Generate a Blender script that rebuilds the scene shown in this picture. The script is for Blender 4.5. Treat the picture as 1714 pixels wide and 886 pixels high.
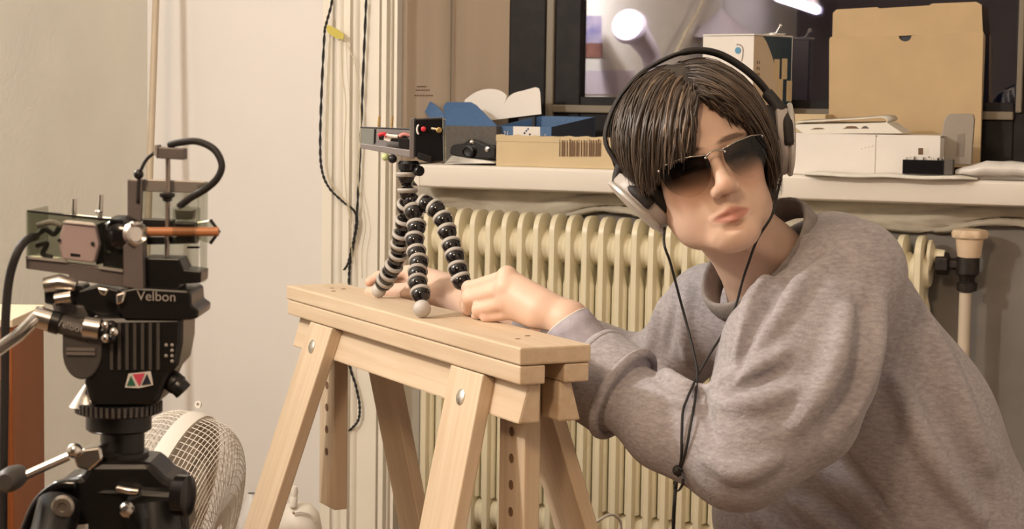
import bpy, bmesh, math, random
import numpy as np
from mathutils import Vector, Matrix
random.seed(7); rng = np.random.default_rng(7)
for o in list(bpy.data.objects): bpy.data.objects.remove(o)
scene = bpy.context.scene
COL = scene.collection

# ------------------------------------------------------------------ camera
F, PITCH, ROLL, CAMZ = 3240.6, .0855, .0145, 1.16
CX, CY = 857., 443.
_cp, _sp, _cr, _sr = math.cos(PITCH), math.sin(PITCH), math.cos(ROLL), math.sin(ROLL)
FW = np.array([0, _cp, -_sp]); _up = np.array([0, _sp, _cp]); _rt = np.array([1., 0, 0])
CR = _cr*_rt + _sr*_up; CU = -_sr*_rt + _cr*_up
CAM = np.array([0, 0, CAMZ])
cd = bpy.data.cameras.new('camera'); cam = bpy.data.objects.new('camera', cd); COL.objects.link(cam)
cd.sensor_width = 36; cd.lens = F/1714*36; cd.clip_start = .05; cd.clip_end = 50
cd.dof.use_dof = True; cd.dof.focus_distance = 2.5; cd.dof.aperture_fstop = 20
M = Matrix.Identity(4)
for i in range(3):
    M[i][0] = CR[i]; M[i][1] = CU[i]; M[i][2] = -FW[i]; M[i][3] = CAM[i]
cam.matrix_world = M
scene.camera = cam

# ------------------------------------------------------------------ world, exposure, lamps
w = bpy.data.worlds.new('night'); scene.world = w; w.use_nodes = True
w.node_tree.nodes['Background'].inputs[0].default_value = (.012, .012, .02, 1)
w.node_tree.nodes['Background'].inputs[1].default_value = 1.0
scene.view_settings.view_transform = 'Standard'; scene.view_settings.look = 'None'
scene.view_settings.gamma = 1; scene.view_settings.use_curve_mapping = False
scene.view_settings.exposure = 0.18
WARM = (1.0, .945, .89); AMBER = (1.0, .74, .50)
def lamp(name, kind, loc, energy, col, size, aim=None):
    l = bpy.data.lights.new(name, kind); l.energy = energy; l.color = col
    if kind == 'POINT': l.shadow_soft_size = size
    elif kind == 'AREA': l.shape = 'DISK'; l.size = size
    o = bpy.data.objects.new(name, l); COL.objects.link(o); o.location = loc
    if aim is not None:
        o.rotation_euler = (Vector(aim)-Vector(loc)).to_track_quat('-Z', 'Y').to_euler()
    return o
lamp('work_lamp', 'POINT', (-1.24, 2.25, 1.80), 56, WARM, .06)
lamp('ceiling_lamp', 'AREA', (-.75, .15, 2.45), 27, AMBER, .45, (0.1, 2.6, .9))

# ------------------------------------------------------------------ pixel helpers (photo frame 1714 x 886)
def ray(px, py):
    return FW + CR*(px-CX)/F - CU*(py-CY)/F
def P(px, py, d):
    r = ray(px, py); return CAM + r*(d/r[1])
def PZ(px, py, z):
    r = ray(px, py); return CAM + r*((z-CAMZ)/r[2])
PHI = math.radians(22)
UU = np.array([math.cos(PHI), -math.sin(PHI), 0]); VV = np.array([math.sin(PHI), math.cos(PHI), 0]); KK = np.array([0, 0, 1.])
WO = P(664, 165, 4.10)*np.array([1, 1, 0])          # corner of casing and window reveal, on the floor
def WP(px, py, v):                                    # point on the plane v metres behind the wall face
    r = ray(px, py); t = (v - (CAM-WO)@VV)/(r@VV); return CAM + r*t
def wu(px, v, py=165): return (WP(px, py, v)-WO)@UU
def wz(px, py, v): return WP(px, py, v)[2]
def wall(u, v, z): return WO + UU*u + VV*v + KK*z
def A(*v): return np.array(v, float)

# ------------------------------------------------------------------ materials
MATS = {}
def mat(name, col, rough=.5, metal=0, spec=.5, var=0, vscale=20, bump=0, bscale=80, stretch=None, col2=None, trans=0, sss=0, coat=0, coord='Object', alpha=1, emit=None, detail=4, ior=1.45):
    if name in MATS: return MATS[name]
    m = bpy.data.materials.new(name); m.use_nodes = True; nt = m.node_tree; N = nt.nodes; L = nt.links
    b = N['Principled BSDF']
    c = (*col, 1)
    b.inputs['Base Color'].default_value = c; b.inputs['Roughness'].default_value = rough; b.inputs['Metallic'].default_value = metal
    b.inputs['Specular IOR Level'].default_value = spec; b.inputs['IOR'].default_value = ior
    if trans: b.inputs['Transmission Weight'].default_value = trans
    if sss:
        b.inputs['Subsurface Weight'].default_value = sss; b.inputs['Subsurface Radius'].default_value = (1, .35, .2); b.inputs['Subsurface Scale'].default_value = .006
    if coat: b.inputs['Coat Weight'].default_value = coat; b.inputs['Coat Roughness'].default_value = .1
    if alpha < 1: b.inputs['Alpha'].default_value = alpha
    if emit: b.inputs['Emission Color'].default_value = (*emit[:3], 1); b.inputs['Emission Strength'].default_value = emit[3]
    src = None
    if var or bump:
        tc = N.new('ShaderNodeTexCoord'); src = tc.outputs[coord]
        if stretch:
            mp = N.new('ShaderNodeMapping'); mp.inputs['Scale'].default_value = stretch; L.new(src, mp.inputs[0]); src = mp.outputs[0]
    if var:
        n = N.new('ShaderNodeTexNoise'); n.inputs['Scale'].default_value = vscale; n.inputs['Detail'].default_value = detail; L.new(src, n.inputs['Vector'])
        r = N.new('ShaderNodeValToRGB'); r.color_ramp.elements[0].position = .32; r.color_ramp.elements[1].position = .68
        c2 = col2 if col2 else tuple(x*(1-var) for x in col)
        r.color_ramp.elements[0].color = (*c2, 1); r.color_ramp.elements[1].color = c
        L.new(n.outputs[0], r.inputs[0]); L.new(r.outputs[0], b.inputs['Base Color'])
    if bump:
        n2 = N.new('ShaderNodeTexNoise'); n2.inputs['Scale'].default_value = bscale; n2.inputs['Detail'].default_value = 3; L.new(src, n2.inputs['Vector'])
        bp = N.new('ShaderNodeBump'); bp.inputs['Strength'].default_value = bump; bp.inputs['Distance'].default_value = .002
        L.new(n2.outputs[0], bp.inputs['Height']); L.new(bp.outputs[0], b.inputs['Normal'])
    MATS[name] = m; return m

# ------------------------------------------------------------------ object helpers
WLOC = {}; WMAT = {}
def tag(o, label=None, cat=None, group=None, kind=None):
    if label: o['label'] = label
    if cat: o['category'] = cat
    if group: o['group'] = group
    if kind: o['kind'] = kind
    return o
def thing(name, loc, label, cat, group=None):
    o = bpy.data.objects.new(name, None); COL.objects.link(o); o.location = [float(x) for x in loc]; o.empty_display_size = .05
    WLOC[o] = A(*loc); WMAT[o] = Matrix.Translation(Vector(A(*loc))); return tag(o, label, cat, group)
class MB:
    def __init__(s): s.v = []; s.f = []
    def add(s, v, f):
        n = len(s.v); s.v.extend([tuple(map(float, x)) for x in v]); s.f.extend([tuple(i+n for i in q) for q in f]); return s
    def box(s, c, ax, ay, az):                        # half vectors
        c, ax, ay, az = map(np.asarray, (c, ax, ay, az))
        v = [c+i*ax+j*ay+k*az for i in (-1, 1) for j in (-1, 1) for k in (-1, 1)]
        f = [(0, 1, 3, 2), (4, 6, 7, 5), (0, 4, 5, 1), (2, 3, 7, 6), (0, 2, 6, 4), (1, 5, 7, 3)]
        if np.dot(np.cross(ax, ay), az) < 0: f = [q[::-1] for q in f]
        return s.add(v, f)
    def prism(s, poly, off):                          # poly: list of 3d pts, extruded by off
        poly = [np.asarray(p, float) for p in poly]; off = np.asarray(off, float); n = len(poly)
        nrm = sum((np.cross(poly[i]-poly[0], poly[(i+1) % n]-poly[0]) for i in range(n)), np.zeros(3))
        if nrm@off > 0: poly = poly[::-1]
        v = poly+[p+off for p in poly]
        f = [tuple(range(n)), tuple(range(2*n-1, n-1, -1))]+[(i, n+i, n+(i+1) % n, (i+1) % n) for i in range(n)]
        return s.add(v, [q[::1] for q in f])
    def tube(s, pts, r, n=8, caps=True, flat=None):
        pts = [np.asarray(p, float) for p in pts]; m = len(pts)
        rs = r if hasattr(r, '__len__') else [r]*m
        T = [pts[min(i+1, m-1)]-pts[max(i-1, 0)] for i in range(m)]; T = [t/(np.linalg.norm(t)+1e-12) for t in T]
        a = np.cross(T[0], A(0, 0, 1)); a = a if np.linalg.norm(a) > .05 else np.cross(T[0], A(1, 0, 0)); a /= np.linalg.norm(a)
        V = []
        for i in range(m):
            a = a-T[i]*(a@T[i]); a /= np.linalg.norm(a); b = np.cross(T[i], a)
            for k in range(n):
                t = 2*math.pi*k/n; V.append(pts[i]+rs[i]*(a*math.cos(t)+b*math.sin(t)))
        Fc = [(i*n+k, i*n+(k+1) % n, (i+1)*n+(k+1) % n, (i+1)*n+k) for i in range(m-1) for k in range(n)]
        if caps: Fc += [tuple(range(n-1, -1, -1)), tuple((m-1)*n+k for k in range(n))]
        return s.add(V, Fc)
    def lathe(s, o, axis, prof, n=24, ref=None, sy=1.0):   # prof: (r, h) pairs along axis
        o = np.asarray(o, float); axis = np.asarray(axis, float)/np.linalg.norm(axis)
        a = np.asarray(ref, float) if ref is not None else (np.cross(axis, A(0, 0, 1)) if abs(axis[2]) < .9 else np.cross(axis, A(1, 0, 0)))
        a = a-axis*(a@axis); a /= np.linalg.norm(a); b = np.cross(axis, a)
        m = len(prof)
        V = [o+axis*h+r*(a*math.cos(2*math.pi*k/n)+sy*b*math.sin(2*math.pi*k/n)) for r, h in prof for k in range(n)]
        up = prof[-1][1] >= prof[0][1]
        Fc = [(i*n+k, i*n+(k+1) % n, (i+1)*n+(k+1) % n, (i+1)*n+k) for i in range(m-1) for k in range(n)]
        if prof[0][0] > 1e-6: Fc.append(tuple(range(n-1, -1, -1)))
        if prof[-1][0] > 1e-6: Fc.append(tuple((m-1)*n+k for k in range(n)))
        return s.add(V, Fc)
    def ball(s, c, r, n=16, m=10, M3=None):
        V = []; 
        for i in range(m+1):
            th = math.pi*i/m
            for k in range(n):
                t = 2*math.pi*k/n; p = A(math.sin(th)*math.cos(t), math.sin(th)*math.sin(t), math.cos(th))*r
                V.append(np.asarray(c)+(M3@p if M3 is not None else p))
        Fc = [(i*n+k, (i+1)*n+k, (i+1)*n+(k+1) % n, i*n+(k+1) % n) for i in range(m) for k in range(n)]
        return s.add(V, Fc)
    def grid(s, pts2):                                # rows of points
        R = len(pts2); C = len(pts2[0])
        return s.add([p for row in pts2 for p in row], [(i*C+j, i*C+j+1, (i+1)*C+j+1, (i+1)*C+j) for i in range(R-1) for j in range(C-1)])
    def build(s, name, m, parent=None, smooth=False, bevel=0, seg=2, solid=0, wire=0, sub=0, origin=None, frame=None):
        me = bpy.data.meshes.new(name); V = np.array(s.v)
        lo, hi = V.min(0), V.max(0)
        o0 = A(*origin) if origin is not None else A((lo[0]+hi[0])/2, (lo[1]+hi[1])/2, lo[2] if parent is None else (lo[2]+hi[2])/2)
        Vl = V-o0
        if frame is not None: Vl = Vl@np.array(frame).T     # rows: local axes
        me.from_pydata([tuple(x) for x in Vl], [], s.f)
        bm = bmesh.new(); bm.from_mesh(me); bmesh.ops.remove_doubles(bm, verts=bm.verts, dist=1e-6); bmesh.ops.recalc_face_normals(bm, faces=bm.faces); bm.to_mesh(me); bm.free()
        me.materials.append(m)
        o = bpy.data.objects.new(name, me); COL.objects.link(o)
        rot = Matrix.Identity(3)
        if frame is not None: rot = Matrix([[frame[j][i] for j in range(3)] for i in range(3)])
        if parent is not None: o.parent = parent
        mw = Matrix.Translation(Vector(o0)) @ rot.to_4x4()
        o.matrix_basis = (WMAT[parent].inverted() @ mw) if parent is not None else mw
        WLOC[o] = o0; WMAT[o] = mw
        if smooth:
            for p in me.polygons: p.use_smooth = True
            if smooth == 'auto' : me.set_sharp_from_angle(angle=math.radians(40))
        if solid: md = o.modifiers.new('solid', 'SOLIDIFY'); md.thickness = solid; md.offset = 0
        if wire: md = o.modifiers.new('wire', 'WIREFRAME'); md.thickness = wire; md.use_replace = True
        if bevel: md = o.modifiers.new('bevel', 'BEVEL'); md.width = bevel; md.segments = seg; md.limit_method = 'ANGLE'; md.angle_limit = math.radians(35); md.harden_normals = False
        if sub: md = o.modifiers.new('sub', 'SUBSURF'); md.levels = sub; md.render_levels = sub
        return o
def struct(o): o['kind'] = 'structure'; return o
def spline(pts, n=12):                                 # Catmull-Rom
    p = [np.asarray(x, float) for x in pts]; p = [2*p[0]-p[1]]+p+[2*p[-1]-p[-2]]; out = []
    for i in range(1, len(p)-2):
        for k in range(n):
            t = k/n; a, b, c, d = p[i-1:i+3]
            out.append(.5*((2*b)+(c-a)*t+(2*a-5*b+4*c-d)*t*t+(3*b-a-3*c+d)*t**3))
    return out+[p[-2]]
def nrm(v): v = np.asarray(v, float); return v/np.linalg.norm(v)

def text(name, body, loc, right, up, size, m, parent, depth=.0003):
    cu = bpy.data.curves.new('t', 'FONT'); cu.body = body; cu.size = size; cu.align_x = 'CENTER'; cu.align_y = 'CENTER'; cu.extrude = depth
    ob = bpy.data.objects.new('t', cu); COL.objects.link(ob)
    dg = bpy.context.evaluated_depsgraph_get(); me = bpy.data.meshes.new_from_object(ob.evaluated_get(dg)); bpy.data.objects.remove(ob)
    right, up = nrm(right), nrm(up); n = np.cross(right, up); loc = A(*loc)
    mb = MB(); mb.add([loc+right*v.co.x+up*v.co.y+n*v.co.z for v in me.vertices], [tuple(p.vertices) for p in me.polygons])
    return mb.build(name, m, parent)
# ================================================================== the room
m_wall = mat('wall_paint', (.84, .80, .76), .75, var=.04, vscale=3, bump=.15, bscale=60)
m_wallp = mat('woodchip_wallpaper', (.84, .82, .74), .8, var=.05, vscale=6, bump=.55, bscale=110)
m_trim = mat('casing_paint', (.90, .84, .73), .45, var=.05, vscale=8)
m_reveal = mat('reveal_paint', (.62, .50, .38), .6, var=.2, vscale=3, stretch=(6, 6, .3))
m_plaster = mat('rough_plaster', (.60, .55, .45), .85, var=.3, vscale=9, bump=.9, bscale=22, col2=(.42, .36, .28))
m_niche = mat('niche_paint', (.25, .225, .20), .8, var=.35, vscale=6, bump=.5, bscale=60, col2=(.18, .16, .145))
m_sill = mat('sill_paint', (.86, .80, .72), .35, var=.03, vscale=5)
m_frame = mat('window_frame_paint', (.020, .016, .016), .5, spec=.25, var=.4, vscale=30)
m_framel = mat('window_bead_paint', (.22, .18, .13), .4)
m_floor = mat('floor_boards_brown', (.26, .16, .09), .45, var=.3, vscale=4, stretch=(1, 12, 1))
m_ceil = mat('ceiling_paint', (.82, .79, .72), .8)

u_l = wu(247, 0); u_r = 2.6                                # corner with left wall ... right wall
H = 2.6; YB = 5.4                                          # room height, room length (from the window wall back)
def wbox(u0, u1, v0, v1, z0, z1, mb=None):
    mb = mb or MB()
    return mb.box(wall((u0+u1)/2, (v0+v1)/2, (z0+z1)/2), UU*(u1-u0)/2, VV*(v1-v0)/2, KK*(z1-z0)/2)
struct(wbox(u_l-.3, u_r+.1, -YB, .5, -.06, 0).build('floor', m_floor))
struct(wbox(u_l-.3, u_r+.1, -YB, .5, H, H+.06).build('ceiling', m_ceil))
struct(wbox(u_l-.1, u_l, -YB, .4, 0, H).build('wall_left', m_wallp))
struct(wbox(u_r, u_r+.1, -YB, .4, 0, H).build('wall_right', m_wall))
struct(wbox(u_l-.1, u_r+.1, -YB-.1, -YB, 0, H).build('wall_rear', mat('rear_wall_brown', (.12, .10, .085), .8)))
u_c0, u_c1 = wu(540, 0), 0.0                               # casing
struct(wbox(u_l, u_c1-.012, 0, .4, 0, H).build('wall_window_side', m_wall))
# window niche: reveal, niche back, header, far side
VG = .26                                                    # window plane
u_w0 = wu(851, VG); u_w1 = 2.0
SZ = wz(704, 275, -.03)                                     # sill top
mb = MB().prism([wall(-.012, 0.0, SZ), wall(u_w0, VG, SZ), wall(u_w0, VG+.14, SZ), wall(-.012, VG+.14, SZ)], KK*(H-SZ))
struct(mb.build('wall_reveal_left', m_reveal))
uj = wu(760, .13); vj = .13
t_ = uj/u_w0
mb = MB().box(wall(u_w0*.47, VG*.47-.0005, (SZ+H)/2), nrm(UU*u_w0+VV*VG)*.0012, nrm(UU*VG-VV*u_w0)*.0012, KK*(H-SZ)/2)
struct(mb.build('trim_9', m_framel))
struct(wbox(2.0, u_r, 0, .4, 0, H).build('wall_window_far', m_wall))
struct(wbox(-.012, 2.0, 0, VG+.14, 2.35, H).build('wall_window_header', m_wall))
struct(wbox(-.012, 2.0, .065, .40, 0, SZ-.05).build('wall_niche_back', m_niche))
# rough plaster strip just under the sill
def rough_strip():
    rows = []
    us = np.linspace(-.01, 1.5, 90)
    for k, zz in enumerate(np.linspace(SZ-.05, SZ-.125, 10)):
        row = []
        for i, u in enumerate(us):
            low = SZ-.105-.012*math.sin(u*9)-.008*math.sin(u*23+1)
            z2 = SZ-.05-(SZ-.05-low)*k/9
            row.append(wall(u, .052+.006*math.sin(u*17+k)+.004*math.sin(u*41+k*2.2), z2))
        rows.append(row)
    return MB().grid(rows)
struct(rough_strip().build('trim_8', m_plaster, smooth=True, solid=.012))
# niche side under the sill
struct(MB().prism([wall(-.012, 0, 0), wall(.03, .065, 0), wall(.03, .3, 0), wall(-.012, .3, 0)], KK*(SZ-.05)).build('wall_niche_side', m_trim))
# moulded casing: vertical strips of different depth (px edges, thickness)
strips = [(540, 556, .010, 0), (556, 574, .022, 1), (574, 585, .014, 0), (585, 600, .026, 1), (600, 634, .016, 0), (634, 638, .004, 0), (638, 646, .018, 0), (646, 650, .006, 0), (650, 656, .022, 1), (656, 659, .010, 0), (659, 664, .024, 0)]
casing = MB(); k = 0
for a_, b_, th, rnd in strips:
    k += 1
    ua, ub = wu(a_, -th), wu(b_, -th)
    mb = MB()
    if rnd:
        n = 9; arc = [wall(ua+(ub-ua)*i/(n-1), -.004-(th-.004)*math.sin(math.pi*i/(n-1))**.6, 0) for i in range(n)]
        mb.prism([wall(ua, 0, 0)]+arc+[wall(ub, 0, 0)], KK*H)
    else: mb = wbox(ua, ub, -th, 0, 0, H)
    o = struct(mb.build('trim_%d' % (10+k), m_trim, smooth='auto'))
# window frame and glass
zb = wz(975, 162, VG+.02)                                   # glass bottom
def bar(u0, u1, v0, v1, z0, z1, m=m_frame, name=None, par=None):
    o = wbox(u0, u1, v0, v1, z0, z1).build(name, m, par, bevel=.003); return o
win = thing('window_1', wall(u_w0, VG, SZ), None, None); struct(win)
ZT = 2.3
gl0 = wu(975, VG+.03)
gl1 = wu(1700, VG+.03)
bar(u_w0, wu(911, VG), VG, VG+.09, SZ, ZT, name='outer_frame', par=win)
bar(wu(911, VG), wu(924, VG), VG+.004, VG+.06, SZ, ZT, m_framel, 'glazing_bead', win)
bar(wu(924, VG), gl0, VG+.012, VG+.06, SZ, ZT, name='sash_stile', par=win)
bar(gl0, gl1, VG+.012, VG+.06, SZ+.02, zb, name='sash_rail', par=win)
bar(wu(924, VG), gl1, VG+.000, VG+.02, zb-.035, zb-.018, m_framel, 'glazing_bead', win)
bar(u_w0, 2.0, VG-.004, VG+.06, SZ-.02, SZ+.02, name='bottom_rail', par=win)
bar(gl1, gl1+.10, VG+.012, VG+.06, SZ, ZT, name='sash_stile', par=win)
bar(gl1+.004, gl1+.016, VG+.000, VG+.02, zb-.02, ZT, m_framel, 'glazing_bead', win)
bar(gl1+.10, 2.0, VG, VG+.09, SZ, ZT, name='outer_frame', par=win)
bar(u_w0, 2.0, VG, VG+.09, ZT, 2.36, name='outer_frame', par=win)
mg = bpy.data.materials.new('window_glass'); mg.use_nodes = True; nt = mg.node_tree; nt.nodes.remove(nt.nodes['Principled BSDF'])
g = nt.nodes.new('ShaderNodeBsdfGlossy'); g.inputs['Roughness'].default_value = .012; g.inputs['Color'].default_value = (.95, .93, .95, 1)
t = nt.nodes.new('ShaderNodeBsdfTransparent'); t.inputs['Color'].default_value = (.75, .75, .8, 1)
mx = nt.nodes.new('ShaderNodeMixShader'); mx.inputs[0].default_value = .25
nt.links.new(t.outputs[0], mx.inputs[1]); nt.links.new(g.outputs[0], mx.inputs[2]); nt.links.new(mx.outputs[0], nt.nodes['Material Output'].inputs[0])
wbox(gl0, gl1, VG+.030, VG+.034, zb, ZT).build('pane', mg, win)
wbox(gl0, gl1, VG+.052, VG+.056, zb, ZT).build('pane', mg, win)
# sill: board with rounded nose and stepped left end
us0 = wu(703, -.03)
prof = [(-.03, -.004), (-.026, 0), (VG, 0), (VG, -.05), (.0, -.05), (-.028, -.046), (-.03, -.042)]
mb = MB().prism([wall(us0, v, SZ+z) for v, z in prof], UU*(2.0-us0))
sill = struct(mb.build('trim_1', m_sill, smooth='auto', bevel=.002))
mb = MB().prism([wall(wu(690, -.03), -.028, SZ-.030), wall(us0, -.03, SZ-.018), wall(us0, -.03, SZ-.046), wall(us0-.003, -.028, SZ-.046)], VV*.12)
mb.build('nosing_end', m_sill, sill)
# baseboards
struct(wbox(u_l, u_c0, -.015, 0, 0, .09).build('baseboard_window_side', m_trim))
struct(wbox(u_l, u_l+.015, -YB, 0, 0, .09).build('baseboard_left', m_trim))
# ================================================================== trestle
TN = A(.01135, 2.310, CAMZ-.2985); TYAW = .465
TA = A(-math.sin(TYAW), math.cos(TYAW), 0); TB = A(math.cos(TYAW), math.sin(TYAW), 0)
TL, TW, T1, T2 = .819, .0978, .0218, .0242
TZ = TN[2]
def T(s, q, z): return TN+TA*s+TB*q+KK*z
def wood(name, base, dark):
    m = bpy.data.materials.new(name); m.use_nodes = True; nt = m.node_tree; N = nt.nodes; L = nt.links; b = N['Principled BSDF']
    tc = N.new('ShaderNodeTexCoord'); mp = N.new('ShaderNodeMapping'); mp.inputs['Scale'].default_value = (2.5, 55, 55); L.new(tc.outputs['Object'], mp.inputs[0])
    n = N.new('ShaderNodeTexNoise'); n.inputs['Scale'].default_value = 1.6; n.inputs['Detail'].default_value = 6; n.inputs['Distortion'].default_value = .4; L.new(mp.outputs[0], n.inputs['Vector'])
    n2 = N.new('ShaderNodeTexNoise'); n2.inputs['Scale'].default_value = 3; L.new(tc.outputs['Object'], n2.inputs['Vector'])
    r = N.new('ShaderNodeValToRGB'); r.color_ramp.elements[0].position = .3; r.color_ramp.elements[1].position = .62
    r.color_ramp.elements[0].color = (*dark, 1); r.color_ramp.elements[1].color = (*base, 1); L.new(n.outputs[0], r.inputs[0])
    mx = N.new('ShaderNodeMixRGB'); mx.blend_type = 'MULTIPLY'; mx.inputs[0].default_value = .25; L.new(r.outputs[0], mx.inputs[1]); L.new(n2.outputs[0], mx.inputs[2]); L.new(mx.outputs[0], b.inputs[0])
    b.inputs['Roughness'].default_value = .5
    bp = N.new('ShaderNodeBump'); bp.inputs['Strength'].default_value = .06; bp.inputs['Distance'].default_value = .001; L.new(n.outputs[0], bp.inputs['Height']); L.new(bp.outputs[0], b.inputs['Normal'])
    return m
m_pine = wood('pale_birch_wood', (.72, .565, .40), (.64, .475, .315))
m_pined = mat('drilled_hole_wood', (.20, .11, .06), .8, var=.3)
m_steel = mat('brushed_steel', (.72, .70, .66), .3, 1)
tre = thing('trestle', T(TL/2, TW/2, -TZ), 'pale birch wooden trestle with drilled height posts under the flexible tripod', 'trestle')
FA = [TA, TB, KK]
def tbox(name, s0, s1, q0, q1, z0, z1, par=tre, m=m_pine, bev=.0025, frame=FA):
    return MB().box(T((s0+s1)/2, (q0+q1)/2, (z0+z1)/2), TA*(s1-s0)/2, TB*(q1-q0)/2, KK*(z1-z0)/2).build(name, m, par, bevel=bev, frame=frame)
top = tbox('top_board', 0, TL, 0, TW, -T1, 0)
tbox('upper_rail', 0.002, TL-.002, .0012, .036, -T1-T2, -T1-.0006)
tbox('upper_rail', 0.002, TL-.002, .062, TW-.0012, -T1-T2, -T1-.0006)
# screw holes in the top
for s in (.09, TL-.10):
    for q, ds in ((.036, -.012), (.062, .012), (.05, .03))[:2 if s < .2 else 3]:
        MB().lathe(T(s+ds, q, -.0005), KK, [(.0036, 0), (.0036, .0009)], 14).build('screw_hole', m_pined, tre)
def s_of(px, py, q):                                       # s of the point seen at px on plane q
    r = ray(px, py); n = TB; t = ((TN+TB*q-CAM)@n)/(r@n); X = CAM+r*t; return (X-TN)@TA, X[2]-TZ
OUT, LONG = .277, .152                                      # leg slopes
zr = -T1-T2
lowd = nrm(A(0, 0, -1)-TB*OUT)                              # down-slope direction of the front lower rail
def lower_rail(front):                                      # outer face follows the leg slope, inner face upright
    h = .050; qs = [(.019, 0), (.0362, 0), (.0362, -h), (.019-OUT*h, -h)]
    if not front: qs = [(TW-q, z) for q, z in qs]
    MB().prism([T(.014, q, zr+z) for q, z in qs], TA*(TL-.028)).build('lower_rail', m_pine, tre, bevel=.003, frame=FA)
lower_rail(True); lower_rail(False)
def leg(front, near):
    sg = -1 if front else 1
    px = (754, 612.7, 808, 630) if near else (519, 540.6, 555.5, 550.7)
    sa = s_of(px[0], px[1], 0)[0]; sb = s_of(px[2], px[3], 0)[0]
    sm = (sa+sb)/2; wd = abs(sa-sb); ls = -1 if near else 1
    n = nrm(TB*sg+KK*OUT)                                   # face normal
    d = A(0, 0, -1)+TB*sg*OUT+TA*ls*LONG                    # direction
    q0 = 0.0 if front else TW
    th = .019
    h = TZ+zr
    def pt(s, y): return T(s, q0, zr)+d*y
    pl = [pt(sm-wd/2, 0), pt(sm+wd/2, 0), pt(sm+wd/2, h), pt(sm-wd/2, h)]
    dn = nrm(d)
    o = MB().prism(pl, -n*th).build('leg', m_pine, tre, bevel=.002, frame=[dn, np.cross(n, dn), n])
    c = pt(sm+(.006 if not near else .0), .034)
    MB().lathe(c, n, [(.0105, -.001), (.0105, .0015), (.008, .003), (.003, .0038), (0.0001, .0038)], 20).build('bolt_head', m_steel, o, smooth='auto')
    return sm
s_near = leg(True, True); s_far = leg(True, False); leg(False, True); leg(False, False)
zpb = s_of(559, 833, .038)[1]
def post(sa, sb, holes):
    o = MB().box(T((sa+sb)/2, .049, (zpb-.03)/2-.011), TA*(sb-sa)/2, TB*.0112, KK*(-.011-zpb+.0)/2).build('height_post', m_pine, tre, bevel=.002, frame=[KK, TA, TB])
    sm = (sa+sb)/2
    for z in holes:
        MB().lathe(T(sm, .0379, z), -TB, [(.0062, -.001), (.0062, .0006)], 16).build('peg_hole', m_pined, o)
sf = s_of(560, 700, .038)[0]; sf2 = s_of(534, 800, .038)[0]
hz = [s_of(547, y, .038)[1] for y in (645, 682, 719, 756.6)]
post(sf, sf2, hz)
sn = s_of(879, 720, .038)[0]; sn2 = s_of(836, 720, .038)[0]
post(sn, sn2, [s_of(855, y, .038)[1] for y in (722, 767, 811.7, 857)])
# ================================================================== radiator
m_rad = mat('radiator_enamel', (.80, .72, .52), .32, var=.06, vscale=12)
ru0 = wu(742, -.04); rv0 = -.045; rpitch = .0352; rdep = .088; NSEC = 29
rzt = wz(770, 350, rv0); rtilt = .021
rad = thing('radiator', wall(ru0+NSEC*rpitch/2, rv0+rdep/2, .12), 'cream column radiator under the window sill', 'radiator')
RH = .70
def section_mesh():
    # local frame: x = u, y = v (depth), z from top
    mb = MB()
    # plate outline, rounded
    r = .034; pts = []
    for i in range(7): a = math.pi/2*i/6; pts.append((r-r*math.cos(a), -r+r*math.sin(a)))
    for i in range(7): a = math.pi/2*i/6; pts.append((rdep-r+r*math.sin(a), -r+r*math.cos(a)))
    for i in range(5): a = math.pi/2*i/4; pts.append((rdep-r+r*math.cos(a), -RH+r-r*math.sin(a)))
    for i in range(5): a = math.pi/2*i/4; pts.append((r-r*math.sin(a), -RH+r-r*math.cos(a)))
    t = .0052
    n = len(pts); cy, cz = rdep/2, -RH/2
    def ins(p, k):
        y, z = p; return (cy+(y-cy)*(1-2*k/rdep), cz+(z-cz)*(1-2*k/RH))
    ring = [(-t*1.6, 0.006), (-t, .0), (t, .0), (t*1.6, .006)]
    V = []
    for x, k in ring: V += [(x, *ins(p, k)) for p in pts]
    Fc = []
    for j in range(3):
        for i in range(n): Fc.append((j*n+i, (j+1)*n+i, (j+1)*n+(i+1) % n, j*n+(i+1) % n))
    Fc.append(tuple(range(n))); Fc.append(tuple(range(4*n-1, 3*n-1, -1)))
    mb.add(V, Fc)
    # vertical columns on each side
    for y in (.022, .062):
        for sx in (-1, 1):
            mb.tube([(sx*.003, y, -.10), (sx*.004, y, -.14), (sx*.004, y, -RH+.10)], [.004, .0125, .0125], 10)
    # hubs top and bottom
    for z in (-.066, -RH+.066):
        mb.lathe((-rpitch/2-.001, rdep/2, z), (1, 0, 0), [(.030, 0), (.034, .006), (.036, rpitch/2), (.034, rpitch-.004), (.030, rpitch+.002)], 22, ref=(0, 0, 1))
    me = bpy.data.meshes.new('section'); me.from_pydata([tuple(map(float, v)) for v in mb.v], [], mb.f)
    bm = bmesh.new(); bm.from_mesh(me); bmesh.ops.recalc_face_normals(bm, faces=bm.faces); bm.to_mesh(me); bm.free()
    for p in me.polygons: p.use_smooth = True
    me.set_sharp_from_angle(angle=math.radians(38)); me.materials.append(m_rad); return me
sme = section_mesh()
RM = Matrix.Identity(4)
for i in range(3): RM[i][0] = UU[i]; RM[i][1] = VV[i]; RM[i][2] = KK[i]
for i in range(-1, NSEC):
    o = bpy.data.objects.new('section', sme); COL.objects.link(o); o.parent = rad
    p = wall(ru0+i*rpitch, rv0, rzt-rtilt*i*rpitch)-WLOC[rad]
    o.matrix_basis = Matrix.Translation(Vector(p)) @ RM
# stand feet
for i in (1, NSEC-3):
    wbox(ru0+i*rpitch-.012, ru0+i*rpitch+.012, rv0+.03, rv0+.06, 0, rzt-RH+.02).build('foot', m_rad, rad)
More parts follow.
